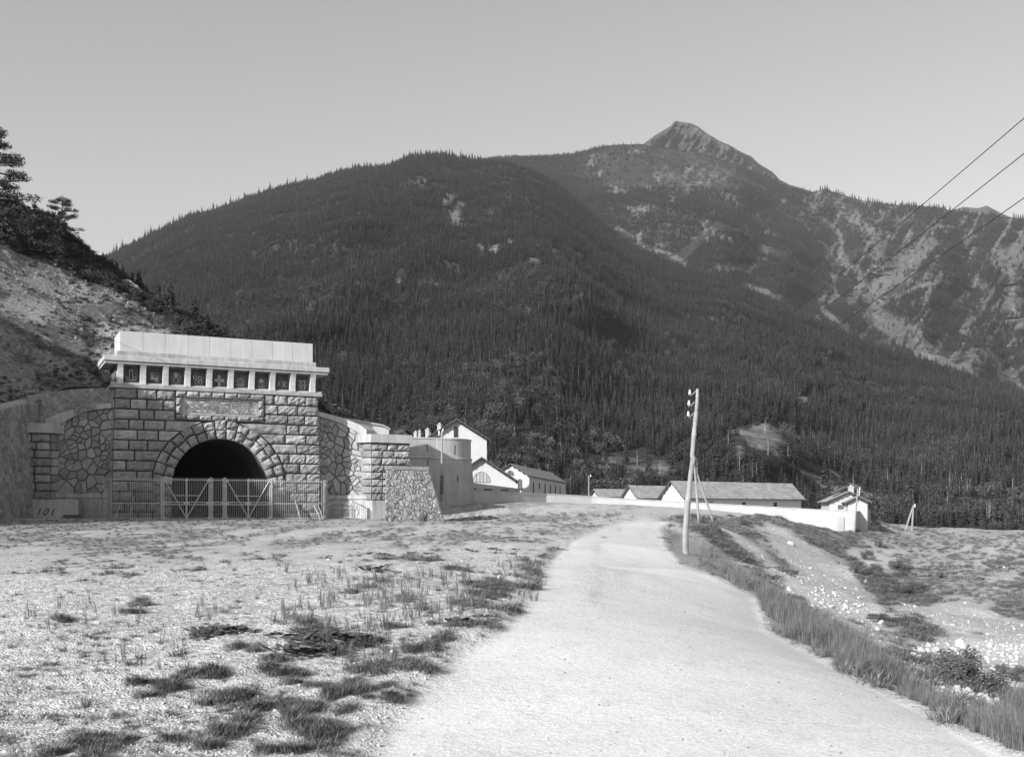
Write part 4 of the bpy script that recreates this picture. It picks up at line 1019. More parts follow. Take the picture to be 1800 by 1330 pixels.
wk = wk.build('wicket', M['iron'], G0); b = MB(); bars(b, x0+.1, x1-.1, .1, zt_, spike=.18); b.build('pickets', M['iron'], wk)
for x in xs_post:
    b = MB(); b.box(x-.06, x+.06, -GV-.06, -GV+.06, -.5, 3.62, .015); b.box(x-.11, x+.11, -GV-.09, -GV+.09, 2.75, 2.95, .02); b.build('gate_post', M['iron'], G0)
for sgn, xa, nm in ((-1, xs_post[0], 'left'), (1, xs_post[3], 'right')):
    fp_ = thing('iron_fence', ('shaded' if sgn < 0 else 'sunlit')+' iron picket fence between the gate and the portal corner on the '+nm, 'fence', (CX, CY, ZB), PANG)
    end = 9.0*sgn if sgn > 0 else -9.5
    path = []; x = xa+.12*sgn
    while abs(x) < abs(end)-.9: path.append((x, -GV)); x += .17*sgn
    for k in range(1, 14): a = k/13*math.pi/2; path.append((x+1.0*math.sin(a)*sgn, -GV+(1-math.cos(a))*2.3))
    path.append((path[-1][0], -.4))
    b = MB()
    for (x, y) in path: b.box(x-.013, x+.013, y-.013, y+.013, -.3, 3.5)
    b.build('pickets', M['iron'], fp_)
    b = MB()
    for z in (.1, 1.38, 3.32): b.tube([(x, y, z) for x, y in path], .04, 5)
    b.build('rails', M['iron'], fp_)
    b = MB(); b.box(path[-9][0]-.13, path[-9][0]+.13, path[-9][1]-.13, path[-9][1]+.13, -.4, 3.45, .02); b.build('post', M['timber'], fp_)
for i, (a0, a1, b0, b1, w) in enumerate([(519, 879, 529, 914, .07), (552, 888, 565, 914, .08), (559, 888, 570, 914, .05), (212, 882, 203, 912, .06), (235, 872, 228, 912, .05)]):
    Y0 = CY-(GV+.2)*DX[0]+DX[1]*(a0-384)/19.9-.1; pr = thing('timber_prop', ['pale short timber prop leaning on the right of the gate fence', 'thick pale timber prop leaning at the right end of the fence', 'thin timber prop beside the thick one at the right end of the fence', 'dark timber prop leaning at the left end of the fence', 'thin dark timber prop leaning on the left part of the fence'][i], 'timber prop', W(b0, b1, Y0-1.0))
    b = MB(); d = W(a0, a1, Y0)-W(b0, b1, Y0-1.0); b.tube([Vector((0, 0, -.2)), d*.5, d], [w, w*.95, w*.9], 6); b.build('pole', M['timber'], pr)

# ---------------------------------------------------------------- tower and curtain wall
TD = 121.; tcx = (772-900)/F*TD; TW = thing('round_tower', 'round rendered tower with a string course and narrow slits', 'tower', (tcx, TD, EYE))
def zpx(py, D): return (900-py)/F*D
rt_ = 3.5; za = -.6; zs = zpx(805, TD-3.4); zt2 = zpx(769.5, TD-3.4)
def lathe(b, prof, n=48, a0=0, a1=2*math.pi):
    vs = [(r*math.cos(a0+(a1-a0)*k/n), r*math.sin(a0+(a1-a0)*k/n), z) for r, z in prof for k in range(n+1)]
    b.add(vs, [(i*(n+1)+k, i*(n+1)+k+1, (i+1)*(n+1)+k+1, (i+1)*(n+1)+k) for i in range(len(prof)-1) for k in range(n)])
b = MB(); lathe(b, [(rt_+.62, za), (rt_+.06, zs-.05)]); b.build('battered_base', M['render'], TW, True)
b = MB(); lathe(b, [(rt_, zs-.1), (rt_, zt2-.1), (rt_-.35, zt2-.1), (rt_-.35, zt2-1.2), (0, zt2-1.2)]); b.build('drum', M['render'], TW)
b = MB(); lathe(b, [(rt_, zs-.1), (rt_+.14, zs-.1), (rt_+.14, zs+.08), (rt_, zs+.12)]); b.build('string_course', M['dress'], TW)
b = MB(); lathe(b, [(rt_, zt2-.14), (rt_+.07, zt2-.14), (rt_+.07, zt2), (rt_-.42, zt2), (rt_-.42, zt2-.14)]); b.build('rim', M['dress'], TW)
CW = thing('curtain_wall', 'flat rendered wall joining the round tower to the buttress, half in shadow', 'wall', (0, 0, 0))
tx0 = tcx-.2; ty0 = TD-rt_-.02; p1 = Vector((tx0, ty0, 0)); p0 = Vector(((713-900)/F*116.6, 116.6, 0)); dv = (p1-p0); Lc = dv.length; dv.normalize(); nv = Vector((dv.y, -dv.x, 0))
def cw(b, s0, s1, h0, h1, z0, z1, z0b=None, bat=0):
    P = []
    for s, z in ((s0, z0), (s1, z0)):
        for h in (h0, h1): P.append(p0+dv*s+nv*(h+(bat if h == h1 else 0))+Vector((0, 0, z)))
    for s in (s0, s1):
        for h in (h0, h1): P.append(p0+dv*s+nv*h+Vector((0, 0, z1)))
    b.add(P, [(0, 1, 3, 2), (4, 6, 7, 5), (1, 5, 7, 3), (0, 2, 6, 4), (0, 4, 5, 1), (2, 3, 7, 6)])
b = MB(); cw(b, 0, Lc, -.8, 0, EYE+zs, EYE+zt2-.1); cw(b, 0, Lc, -.8, .06, EYE-1.5, EYE+zs-.002, bat=.5); b.build('wall', M['render'], CW)
b = MB(); cw(b, 0, Lc, -.8, .2, EYE+zs+.0, EYE+zs+.17); b.build('string_course', M['dress'], CW)
b = MB(); cw(b, 0, Lc, -.95, .07, EYE+zt2-.1, EYE+zt2+.04); b.build('coping', M['dress'], CW)
for (px, py, h, on) in ((751, 787, .8, 0), (751.5, 815, .85, 0), (799.5, 790, 1.0, 1), (802, 844, .9, 1)):
    if on:
        a = math.asin(max(-1, min(1, ((px-900)/F*(TD-rt_*.9)-tcx)/(rt_+.0)))); zc = zpx(py, TD-rt_)
        rr_ = rt_ if zc > zs else rt_+.06+.56*(zs-zc)/(zs-za)
        b = MB(); b.xf = Matrix.Rotation(a, 4, 'Z'); b.box(-.05, .05, -rr_-.006, -rr_+.1, zc-h/2, zc+h/2); b.build('slit', M['glass'], TW)
    else:
        s = .0; m = (px-900)/F; s = (m*p0.y-p0.x)/(dv.x-m*dv.y); D = p0.y+dv.y*s; zc = EYE+zpx(py, D); bt = .0 if zc > EYE+zs else .06+.5*(EYE+zs-zc)/(zs+1.5)
        b = MB(); cw(b, s-.05, s+.05, bt-.1, bt+.008, zc-h/2, zc+h/2); b.build('slit', M['glass'], CW)

# ---------------------------------------------------------------- houses
def house(name, label, cat, apex, D, ang, eave, length, hbase, wall, over=.45, og=.5, th=.18, m_roof='roof', off=0, rafters=True, group=None):
    """gabled house: apex = pixel of the near ridge end, eave = pixel of the right eave at the gable"""
    a = R(ang); rd = Vector((math.sin(a), math.cos(a), 0)); ac = Vector((math.cos(a), -math.sin(a), 0))
    A = W(*apex, D); m = (eave[0]-900)/F; h = (m*A.y-A.x)/(ac.x-m*ac.y); Ye = A.y+ac.y*h; ze = EYE+(900-eave[1])/F*Ye
    t_ = thing(name, label, cat, (A.x, A.y, 0), -a, group)
    zr = A.z; sl = (zr-ze)/h; hw = h-over; zw = zr-sl*hw-th
    zb = hbase
    b = MB(); b.extrude([(-hw, zb), (hw, zb), (hw, zw), (0, zr-th-.02), (-hw, zw)], og, og+length); b.build('wall', M[wall], t_)
    rf = MB(); rr = random.Random(int(apex[0]))
    for s in (-1, 1):
        n = max(6, int(math.hypot(h, zr-ze)/.45)); cc = max(6, int((length+2*og)/.8))
        for i in range(n):
            for j in range(cc):
                rf.tone = rr.uniform(.85, 1.15); f0, f1 = i/n, (i+1)/n; y0 = (length+2*og)*j/cc; y1 = (length+2*og)*(j+1)/cc
                lift = .05; P = [(s*h*f0, y0, zr-sl*h*f0), (s*h*f0, y1, zr-sl*h*f0), (s*h*f1, y1, zr-sl*h*f1+lift), (s*h*f1, y0, zr-sl*h*f1+lift)]
                k = len(P); Q = [(x, y, z-th*.5) for x, y, z in P]; fs = [(0, 1, 2, 3), (7, 6, 5, 4)]+[(i_, (i_+1) % 4+0, (i_+1) % 4+4, i_+4) for i_ in range(4)]
                if s > 0: fs = [f[::-1] for f in fs]
                rf.add(P+Q, fs)
    rfo = rf.build('roof', M[m_roof], t_)
    b = MB()
    for s in (-1, 1):
        P = [(0, -.03, zr+.01), (s*h*1.01, -.03, ze+.01), (s*h*1.01, -.03, ze-.16), (0, -.03, zr-.17)]
        P += [(x, .07, z) for x, y, z in P]; fs = [(0, 1, 2, 3), (7, 6, 5, 4), (0, 4, 5, 1), (3, 2, 6, 7), (1, 5, 6, 2)]
        b.add(P, fs if s < 0 else [f[::-1] for f in fs])
        b.box(s*h-.04, s*h+.04, 0, length+2*og, ze-.14, ze-.02)
    b.build('bargeboard', M['roofdark'], rfo)
    if rafters:
        b = MB()
        for s in (-1, 1):
            n = max(4, int(h/.7))
            for i in range(1, n+1):
                x = s*hw*(i-.3)/n; z = zr-sl*abs(x)-th-.02; b.box(x-.07, x+.07, .02, og-.002, z-.16, z)
        b.build('purlins', M['roofdark'], rfo)
    return t_, dict(A=A, a=a, rd=rd, ac=ac, h=h, hw=hw, zr=zr, ze=ze, sl=sl, og=og, length=length)
def gpos(H, px, py, dy=0):            # gable-plane local x, z under a pixel
    O = H['A']+H['rd']*(H['og']+dy); m = (px-900)/F; x = (m*O.y-O.x)/(H['ac'].x-m*H['ac'].y); Y = O.y+H['ac'].y*x
    return x, EYE+(900-py)/F*Y
def archwin(parent, x, z0, w, h, y, frame=.05, bars_=1, semi=False, mg='glass', mf='white'):
    n = 12; r = w/2
    top = [(x+r*math.cos(math.pi*k/n), z0+h-(r if not semi else h)+(r if not semi else h)*math.sin(math.pi*k/n)) for k in range(n+1)]
    pl = ([(x-r, z0), (x+r, z0)] if not semi else [])+top
    b = MB(); b.extrude(pl, y-.02, y+.03); w_ = b.build('window', M[mg], parent)
    b = MB(); P3 = [(px_, y-.03, pz) for px_, pz in pl]+[(pl[0][0], y-.03, pl[0][1])]; b.tube(P3, frame*.6, 4)
    for k in range(1, bars_+1): bx = x-r+w*k/(bars_+1); b.box(bx-.02, bx+.02, y-.045, y-.022, z0, z0+h-(.2*r if not semi else h*(1-math.sin(math.acos(min(1, abs(bx-x)/r))))))
    b.build('glazing_bars', M[mf], w_); return w_
# gabled house behind the tower
t_, H = house('gabled_house', 'tall white gabled house with a dark overhanging roof and one arched window', 'house', (803, 735.5), 158, -2.5, (860, 771.5), 12, EYE+.5, 'white', .35, .8)
x, z = gpos(H, 801.5, 768); archwin(t_, x, z, .58, 1.55, H['og']-.012, mf='glass', mg='glass')
def chimney(parent, x, y, z0, z1, w=.45, m='greywall'):
    b = MB(); b.box(x-w/2, x+w/2, y-w/2, y+w/2, z0, z1, .02); b.box(x-w/2-.07, x+w/2+.07, y-w/2-.07, y+w/2+.07, z1+.002, z1+.12, .01); b.box(x-w/4, x+w/4, y-w/4, y+w/4, z1+.122, z1+.35)
    return b.build('chimney', M[m], parent)
t2, H2 = house('rear_house', 'low dark roofed house with several chimneys behind the tall white gable', 'house', (772, 757), 175, -70, (790, 774), 9, EYE+.5, 'greywall', .35, .4, m_roof='roofdark', rafters=False)
t2.location = (W(715, 757, 172).x, 172, 0)
for px, py, ww in ((731, 757, .5), (738, 755, .4), (752, 752, .6), (755, 757, .4), (773, 743, .6)):
    v = W(px, py, 170); ci = t2.matrix_basis.inverted() @ v
    chimney(t2, ci.x, ci.y, v.z-2.2, v.z-.35, ww, 'greywall')
t3, H3 = house('lunette_house', 'low white gabled house with a wide half-round window beside the tower', 'house', (847, 802.5), 140, -1, (911, 845), 9, EYE-.5, 'white', .3, .7)
x, z = gpos(H3, 846.5, 847.5); archwin(t3, x, z, 2.2, 1.35, H3['og']-.012, semi=True, bars_=4, mg='greywall', mf='glass')
t4, H4 = house('long_hall', 'long white gabled hall with a pale slate roof and a shaded flank of windows', 'hall', (897, 814), 185, 11, (932, 836), 43, EYE-1.5, 'white', .25, .5)
x, z = gpos(H4, 897, 836); archwin(t4, x, z, 1.35, .95, H4['og']-.012, semi=True, bars_=5)
x, z = gpos(H4, 914, 862); archwin(t4, x, z, .75, 2.0, H4['og']-.012, bars_=2)
for k in range(6):
    y = 4.5+k*6.2; b = MB(); hw = H4['hw']; zz = H4['ze']-2.6
    b.box(hw-.02, hw+.025, y-.55, y+.55, zz-(.3 if k != 1 else -.7), zz+1.7, 0); w_ = b.build('window', M['glass'], t4)
    b = MB(); b.box(hw+.026, hw+.06, y-.62, y+.62, zz-.42 if k != 1 else zz+.55, zz-.3 if k != 1 else zz+.69); b.build('sill', M['greywall'], w_)
b = MB()
for y, hh in ((14, .7), (30, .6)): b.box(-.15, .15, y-.15, y+.15, H4['zr']-.1, H4['zr']+hh*.5)
b.build('ridge_vent', M['roofdark'], t4)
bars_data = [('large long barrack with a slate roof and two ridge vents behind the boundary wall', (1178, 844.5), 170, (1201.5, 875), 27.5), ('middle barrack roof showing one white gable behind the boundary wall', (1104, 852.5), 190, (1119, 875), 17), ('smallest farthest barrack roof left of the other two behind the wall', (1042.5, 858.5), 205, (1052, 872.5), 15)]
for i, (lb, ap, D, ev, ln) in enumerate(bars_data):
    t_, H = house('barrack', lb, 'barrack', ap, D, 54, ev, ln, EYE-3, 'white', .5, .55, group='barracks behind the boundary wall')
    if i == 0:
        for y, hh in ((8.2, .55), (16.5, .75)):
            b = MB(); b.tube([(0, y, H['zr']-.1), (0, y, H['zr']+hh)], .1, 8); b.box(-.2, .2, y-.2, y+.2, H['zr']+hh, H['zr']+hh+.06); b.build('ridge_vent', M['roofdark'], t_)
        for y in (6.5, 14.0, 21.5):
            b = MB(); zz = H['ze']-1.3; hw = H['hw']; b.box(hw-.05, hw+.02, y-.45, y+.45, zz, zz+.75); w_ = b.build('window', M['glass'], t_)
            b = MB(); b.box(hw-.02, hw+.06, y-.6, y-.452, zz-.1, zz+.75); b.box(hw-.02, hw+.06, y+.452, y+.6, zz-.1, zz+.75); b.build('frame', M['white'], w_)
        for px, py in ((1295, 854), (1330, 857), (1360, 858), (1148, 862)): pass
t5, H5 = house('gatehouse', 'small white gabled house with a low chimney at the right end of the boundary wall', 'house', (1493, 863), 152, 8, (1534, 881), 8, EYE-3, 'limewall', .5, .6)
x, z = gpos(H5, 1478, 891); b = MB(); b.box(x-.42, x+.42, H5['og']-.02, H5['og']+.1, z-.3, z+.3); w_ = b.build('window', M['timberdark'], t5)
b = MB(); b.box(x-.6, x+.6, H5['og']-.06, H5['og']-.001, z+.302, z+.45); b.box(x-.6, x-.422, H5['og']-.06, H5['og']-.001, z-.3, z+.3); b.box(x+.422, x+.6, H5['og']-.06, H5['og']-.001, z-.3, z+.3); b.build('frame', M['white'], w_)
chimney(t5, .45, 1.6, H5['zr']-.4, H5['zr']+.55, .7)
b = MB(); b.xf = None
b.extrude([(-2.0, H5['zr']-.15), (-.05, H5['zr']+.8), (.1, H5['zr']+.8), (.1, H5['zr']+.65), (-1.9, H5['zr']-.35)], 2.5, 5.5); b.build('roof_lantern', M['roofdark'], t5)
t6, H6 = house('porch_house', 'small pale gabled annex in front of the gatehouse', 'house', (1509, 871.5), 149, 8, (1532, 882.5), 3.0, EYE-3, 'limewall', .45, .5)

# ---------------------------------------------------------------- boundary wall
BW_ = thing('boundary_wall', 'long pale plastered boundary wall running down to the right with a door', 'wall')
wp = [(832, 861.5, 128), (850, 862.3, 131), (906, 865, 138), (960, 867.3, 142), (1040, 871.3, 144.5), (1100, 876, 145), (1200, 881.5, 145), (1300, 887, 145), (1400, 892.8, 144.5), (1503, 898, 143.5)]
P = [W(*q) for q in wp]; b = MB(); vs = []
def side(i):
    d = (P[min(i+1, len(P)-1)]-P[max(i-1, 0)]); d.z = 0; d.normalize(); return Vector((d.y, -d.x, 0))
for i, p in enumerate(P):
    n_ = side(i)
    for h, z in ((0, -4.5), (0, -.1), (-.45, -.1), (-.45, -4.5)): vs.append((p.x+n_.x*h, p.y+n_.y*h, p.z+z))
b.add(vs, [(i*4+k, i*4+4+k, i*4+4+(k+1) % 4, i*4+(k+1) % 4) for i in range(len(P)-1) for k in range(4)]+[(0, 1, 2, 3), tuple(len(vs)-1-k for k in range(4))]); b.build('wall', M['limewall'], BW_)
b = MB(); vs = []
for i, p in enumerate(P):
    n_ = side(i)
    for h, z in ((.06, -.098), (.05, 0), (-.5, .03), (-.5, -.098)): vs.append((p.x+n_.x*h, p.y+n_.y*h, p.z+z))
b.add(vs, [(i*4+k, i*4+4+k, i*4+4+(k+1) % 4, i*4+(k+1) % 4) for i in range(len(P)-1) for k in range(4)]+[(0, 1, 2, 3), tuple(len(vs)-1-k for k in range(4))]); b.build('coping', M['dress'], BW_)
d0 = W(1473, 922, 143.45); d1 = W(1484, 922, 143.4)
b = MB(); zlo, zhi = EYE+zpx(934.5, 143.4), EYE+zpx(908, 143.4)
b.add([(d0.x, 143.62, zlo), (d1.x, 143.52, zlo), (d1.x, 143.52, zhi), (d0.x, 143.62, zhi), (d0.x, 144, zlo), (d1.x, 144, zlo), (d1.x, 144, zhi), (d0.x, 144, zhi)], [(0, 1, 2, 3), (7, 6, 5, 4), (0, 3, 7, 4), (1, 5, 6, 2), (3, 2, 6, 7), (0, 4, 5, 1)])
dr = b.build('door', M['greywall'], BW_)
# its return, in shade
RW_ = thing('return_wall', 'shaded end wall running back from the corner of the boundary wall', 'wall')
q0 = P[-1]; q1 = W(1530, 896.5, 166); b = MB(); d = (q1-q0); d.z = 0; d.normalize(); n_ = Vector((d.y, -d.x, 0))
for (a, c, h0, h1, zt, zb2) in ((q0, q1, 0, .4, -.08, -4),): 
    vs = [a+n_*0+Vector((0, 0, zb2)), c+Vector((0, 0, zb2)), c+Vector((0, 0, zt)), a+Vector((0, 0, zt))]; vs += [v-n_*.4 for v in vs]
    b.add([v+Vector((.0, .0, 0)) for v in vs], [(0, 1, 2, 3), (7, 6, 5, 4), (0, 3, 7, 4), (1, 5, 6, 2), (3, 2, 6, 7)])
b.build('wall', M['greywall'], RW_)
b = MB(); vs = [q0+n_*.06+Vector((0, 0, -.078)), q1+n_*.06+Vector((0, 0, -.078)), q1-n_*.45+Vector((0, 0, -.078)), q0-n_*.45+Vector((0, 0, -.078))]; vs += [v+Vector((0, 0, .09)) for v in vs]
b.add(vs, [(3, 2, 1, 0), (4, 5, 6, 7), (0, 1, 5, 4), (1, 2, 6, 5), (2, 3, 7, 6), (3, 0, 4, 7)]); b.build('coping', M['dress'], RW_)
#; b.box(q2.x-1.1, q2.x+1.1, 168, 170.5, EYE-5, q2.z+.3, .03); b.build('end_pier', M['greywall'], RW_)
# slotted low wall between tower and hall
SW_ = thing('slotted_wall', 'low grey concrete wall with dark slots in front of the half-round window', 'wall')
s0 = W(829, 848, 133); s1 = W(914, 858.5, 141.5); b = MB(); d = s1-s0; d.z = 0; d.normalize(); n_ = Vector((d.y, -d.x, 0))
vs = [s0+Vector((0, 0, -3)), s1+Vector((0, 0, -3)), s1, s0]; vs += [v-n_*.8 for v in vs]
b.add(vs, [(0, 1, 2, 3), (7, 6, 5, 4), (0, 3, 7, 4), (1, 5, 6, 2), (3, 2, 6, 7)]); b.build('wall', M['greywall'], SW_)
for px0, px1, py in ((830, 836.5, 858.7), (851, 865.5, 860), (880, 893.5, 860.7)):
    def on(px): m = (px-900)/F; k = (m*s0.y-s0.x)/(d.x-m*d.y); return s0+d*k
    a, c = on(px0), on(px1); b = MB(); z = EYE+zpx(py, a.y); zz = .11
    vs = [Vector((a.x, a.y, z-zz)), Vector((c.x, c.y, z-zz)), Vector((c.x, c.y, z+zz)), Vector((a.x, a.y, z+zz))]; vs = [v+n_*.01 for v in vs]+[v-n_*.1 for v in vs]
    b.add(vs, [(0, 1, 2, 3), (7, 6, 5, 4), (0, 3, 7, 4), (1, 5, 6, 2), (3, 2, 6, 7), (0, 4, 5, 1)]); b.build('slot', M['glass'], SW_)
# ---------------------------------------------------------------- utility poles and wires
def insulator(parent, p, arm_to, s=1.0):
    b = MB(); a = Vector(arm_to); p = Vector(p)
    b.tube([a, a.lerp(p, .6)+Vector((0, 0, -.12*s)), p+Vector((0, 0, -.14*s)), p+Vector((0, 0, .0))], .014*s, 5); br = b.build('bracket', M['iron'] if s > .9 else M['wire'], parent)
    b = MB(); vs = []; prof = [(.06, -.06), (.065, -.03), (.05, 0), (.052, .02), (.038, .07), (.04, .09), (.025, .13), (0.001, .135)]; n = 12
    vs = [(p.x+r*s*math.cos(6.2832*k/n), p.y+r*s*math.sin(6.2832*k/n), p.z+z*s) for r, z in prof for k in range(n)]
    b.add(vs, [(i*n+k, i*n+(k+1) % n, (i+1)*n+(k+1) % n, (i+1)*n+k) for i in range(len(prof)-1) for k in range(n)]+[tuple(range(n))[::-1]])
    b.build('insulator', M['porc'], br)
D = 42.0; base = GP(1205, 973); D = base.y
mp = thing('utility_pole', 'knotty bleached wooden pole leaning beside the road with three white insulators', 'utility pole', base)
cen = [(1205.5, 976, 5.6), (1205, 940, 5.5), (1207, 905, 5.2), (1209, 880, 5.8), (1211, 868, 5.0), (1214, 835, 4.4), (1217, 815, 4.6), (1218.5, 806, 4.9), (1217, 800, 4.2), (1219, 775, 3.9), (1219.5, 765, 4.6), (1221, 750, 3.8), (1223, 735, 4.4), (1224, 722, 3.3), (1225.5, 700, 2.9), (1226, 688, 2.7), (1226, 683, 2.2)]
cen = [(a, b_, c, 0) for a, b_, c in cen]
b = MB(); pts_ = []; rs_ = []
for k, (a, b_, c, _) in enumerate(cen): pts_.append(W(a, b_, D)-base+Vector((0, .03*math.sin(k*1.7), 0))); rs_.append(c/F*D*.95)
pts_.insert(0, pts_[0]+Vector((-.01, 0, -.5))); rs_.insert(0, rs_[0])
b.tube(pts_, rs_, 12); b.build('pole', M['timber'], mp)
b = MB(); 
for k in range(9):
    i = rr.randrange(3, 15); p = pts_[i]; a = rr.uniform(3.3, 6.1); d = Vector((math.cos(a), math.sin(a), .3)); b.tube([p, p+d*(rs_[i]+.02)], [.05, .015], 6)
b.build('knots', M['timber'], mp)
INS = []
for (px, py, ax, ay) in ((1212.5, 690, 1223, 687), (1211, 709, 1221, 706), (1210, 728, 1219, 726)):
    p = W(px, py, D)-base; a = W(ax, ay, D)-base; insulator(mp, p, a, 1.15); INS.append(W(px-2, py, D))
def apole(name, label, base, tops, strut, r, ins=2, braces=(), group=None):
    t_ = thing(name, label, 'utility pole', base, 0, group); b = MB(); tp = Vector(tops)-base
    b.tube([Vector((0, 0, -.5)), tp*.5, tp], [r, r*.85, r*.65], 8); b.build('pole', M['timber'], t_)
    for s0_, s1_ in braces:
        b = MB(); b.tube([s0_-base+Vector((0, 0, -.3)), s1_-base], [r*.9, r*.65], 7); b.build('strut', M['timber'], t_)
    for k in range(ins):
        p = tp*(1-.06*k)+Vector((.25, 0, -.02*k)); insulator(t_, p, tp*(1-.06*k), 1.3)
    return t_
b1 = GP(1229, 915.5); Db = b1.y; s1_ = GP(1255, 916)
apole('braced_pole', 'pale wooden pole with a slanting strut rising behind the leaning pole', b1, W(1219, 800, Db), None, .13, 0, [(s1_, W(1218.5, 812, Db+.1))])
b2 = W(1501, 938, 142.6); apole('utility_pole', 'thin wooden pole with dark insulators at the corner of the boundary wall', b2, W(1508, 858.5, 142.6), None, .13, 3)
b3 = GP(1603, 932); b4 = GP(1590, 932.5); apole('strutted_pole', 'small strutted wooden pole standing alone on the mound at the right', b3, W(1605.5, 887, b3.y), None, .16, 2, [(b4, W(1604, 892, b3.y))])
b5 = W(776, 872, 110); t_ = apole('utility_pole', 'slender wooden pole with white insulators in front of the round tower', b5, W(777, 757, 110), None, .12, 0)
for k, (dx, dz) in enumerate(((-.3, -.35), (-.28, -.15), (.1, .05))): insulator(t_, W(777, 757, 110)-b5+Vector((dx, -.1, dz)), W(777, 757, 110)-b5+Vector((0, 0, dz)), 1.15)
b = MB(); b.tube([Vector((0.02, -.1, .2)), Vector((0.05, -.1, 2.1))], [.17, .15], 8); b.build('foot_shadow', M['timberdark'], t_)  # dark tube standing in for shadow on the lower pole
b6 = W(1035, 872, 150); apole('utility_pole', 'thin far pole rising behind the boundary wall right of the long hall', b6+Vector((0, 0, -1.5)), W(1035, 836, 150), None, .09, 1)
def wire(name, a, c, sag, r, label, grp=None, n=40):
    b = MB(); P = []
    for k in range(n+1):
        t = k/n; p = Vector(a).lerp(Vector(c), t); p.z -= sag*4*t*(1-t); P.append(p)
    b.tube(P, r, 5); o = b.build(name, M['wire']); tag(o, label, 'wire', grp); return o
for i, (yy, lb) in enumerate(((208, 'top one of three dark overhead wires crossing the sky at the right'), (270, 'middle one of three dark overhead wires crossing the sky at the right'), (348, 'lowest one of three dark overhead wires crossing the sky at the right'))):
    m1 = [-.872, -.84, -.79][i]     # slope of the wire in the picture at the right edge
    q = W(1800, yy, 16); far_ = INS[i]; dir_ = q-Vector(far_); sg_ = .6+.15*i; end = Vector(far_)+dir_*1.9; end.z += sg_*4*(1-1/1.9)
    wire('overhead_wire', far_, end, .6+.15*i, .0075, lb, 'overhead wires at the right')
wire('cable', loc2w(-8.9, -.2, 15.2), loc2w(6, -2.5, 9.9), .25, .011, 'thin dark cable hanging slantwise across the cornice and frieze')
#@@PART3
# ---------------------------------------------------------------- trees and bushes of the near hill
def leafclump(b, c, r, n, rr, s=.12, flat=.6):
    for _ in range(n):
        d = Vector((rr.gauss(0, 1), rr.gauss(0, 1), rr.gauss(0, 1))).normalized()*r*rr.random()**.45; d.z *= flat
        p = Vector(c)+d; a = Vector((rr.gauss(0, 1), rr.gauss(0, 1), rr.gauss(0, .6))).normalized(); e = a.orthogonal().normalized(); q = s*rr.uniform(.5, 1.5)
        b.tone = rr.uniform(.55, 1.5); b.add([p-a*q, p+e*q*.4, p+a*q, p-e*q*.4], [(0, 1, 2, 3)])
def bush_mb(seed, n=420, lumps=7, r=.5):
    rr = random.Random(seed); b = MB()
    for i in range(lumps):
        a = rr.random()*6.28; d = rr.random()*.6; z = rr.uniform(.15, .65)
        leafclump(b, (math.cos(a)*d, math.sin(a)*d, z), r*rr.uniform(.6, 1), n//lumps, rr, .09, .8)
    return b
bushT = [template('bush_%d' % i, bush_mb(i+3), M['leaf']) for i in range(3)]
bushD = [template('dark_bush_%d' % i, bush_mb(i+13), M['needle']) for i in range(3)]
def pine(name, label, base, h, seed, spread=.38, lean=(0, 0), nb=17, group=None):
    rr = random.Random(seed); t_ = thing(name, label, 'tree', base, 0, group); b = MB(); c = MB()
    tr = [Vector((lean[0]*k+math.sin(k*2)*.03*h*.3, lean[1]*k, h*k)) for k in [i/8 for i in range(9)]]; tr.insert(0, Vector((0, 0, -1)))
    b.tube(tr, [.035*h*(1.1-.1*i) for i in range(10)], 7)
    for i in range(nb):
        f = .28+.7*i/nb; z = h*f; a = i*2.4+rr.random(); L = h*spread*(1.15-f)**.6*rr.uniform(.6, 1.1)
        o = Vector((lean[0]*f, lean[1]*f, z)); tip = o+Vector((math.cos(a)*L, math.sin(a)*L, L*rr.uniform(-.05, .3)))
        b.tube([o, o.lerp(tip, .5)+Vector((0, 0, -.03*L)), tip], [.012*h, .008*h, .003*h], 4)
        for q, s_ in ((.55, .7), (.8, .95), (1.0, .8)):
            leafclump(c, o.lerp(tip, q)+Vector((rr.uniform(-.1, .1)*L, rr.uniform(-.1, .1)*L, .06*L)), .115*h*s_, 170, rr, .035*h*.32, .45)
    leafclump(c, (lean[0], lean[1], h), .1*h, 80, rr, .02*h, .8)
    b.build('trunk', M['bark'], t_); c.build('crown', M['needle'], t_); return t_
def onhill(px, py, dz=0): p = hz(px, py); return p+Vector((0, 0, dz-.2))
pine('pine_tree', 'large dark pine with layered branches standing on the crest of the left hill', onhill(108, 425), 5.6, 3, .5, (.3, 0), 20)
pine('pine_tree', 'tall pine cut by the left edge of the picture on the hill crest', onhill(-22, 392), 10.5, 8, .42, (.4, 0), 20)
pine('pine_tree', 'small pine half hidden among the bushes left of the large pine', onhill(55, 412), 3.6, 14, .5, (0, 0), 12)
def smallconifer(name, label, base, h, seed, group=None):
    t_ = thing(name, label, 'tree', base, random.random()*6, group); a = MB(); c = MB()
    conifer(h, h*.2, 16, 9, seed, mt=a, mc=c, mi=(0, 0), trunk_r=.02*h); a.build('trunk', M['bark'], t_); c.build('crown', M['needle'], t_); return t_
cp = smallconifer('conifer_tree', 'dark young conifer among others on the right flank of the near hill', onhill(300, 556), 2.8, 31, 'conifers on the flank of the near hill')
cp.rotation_euler.z = 0
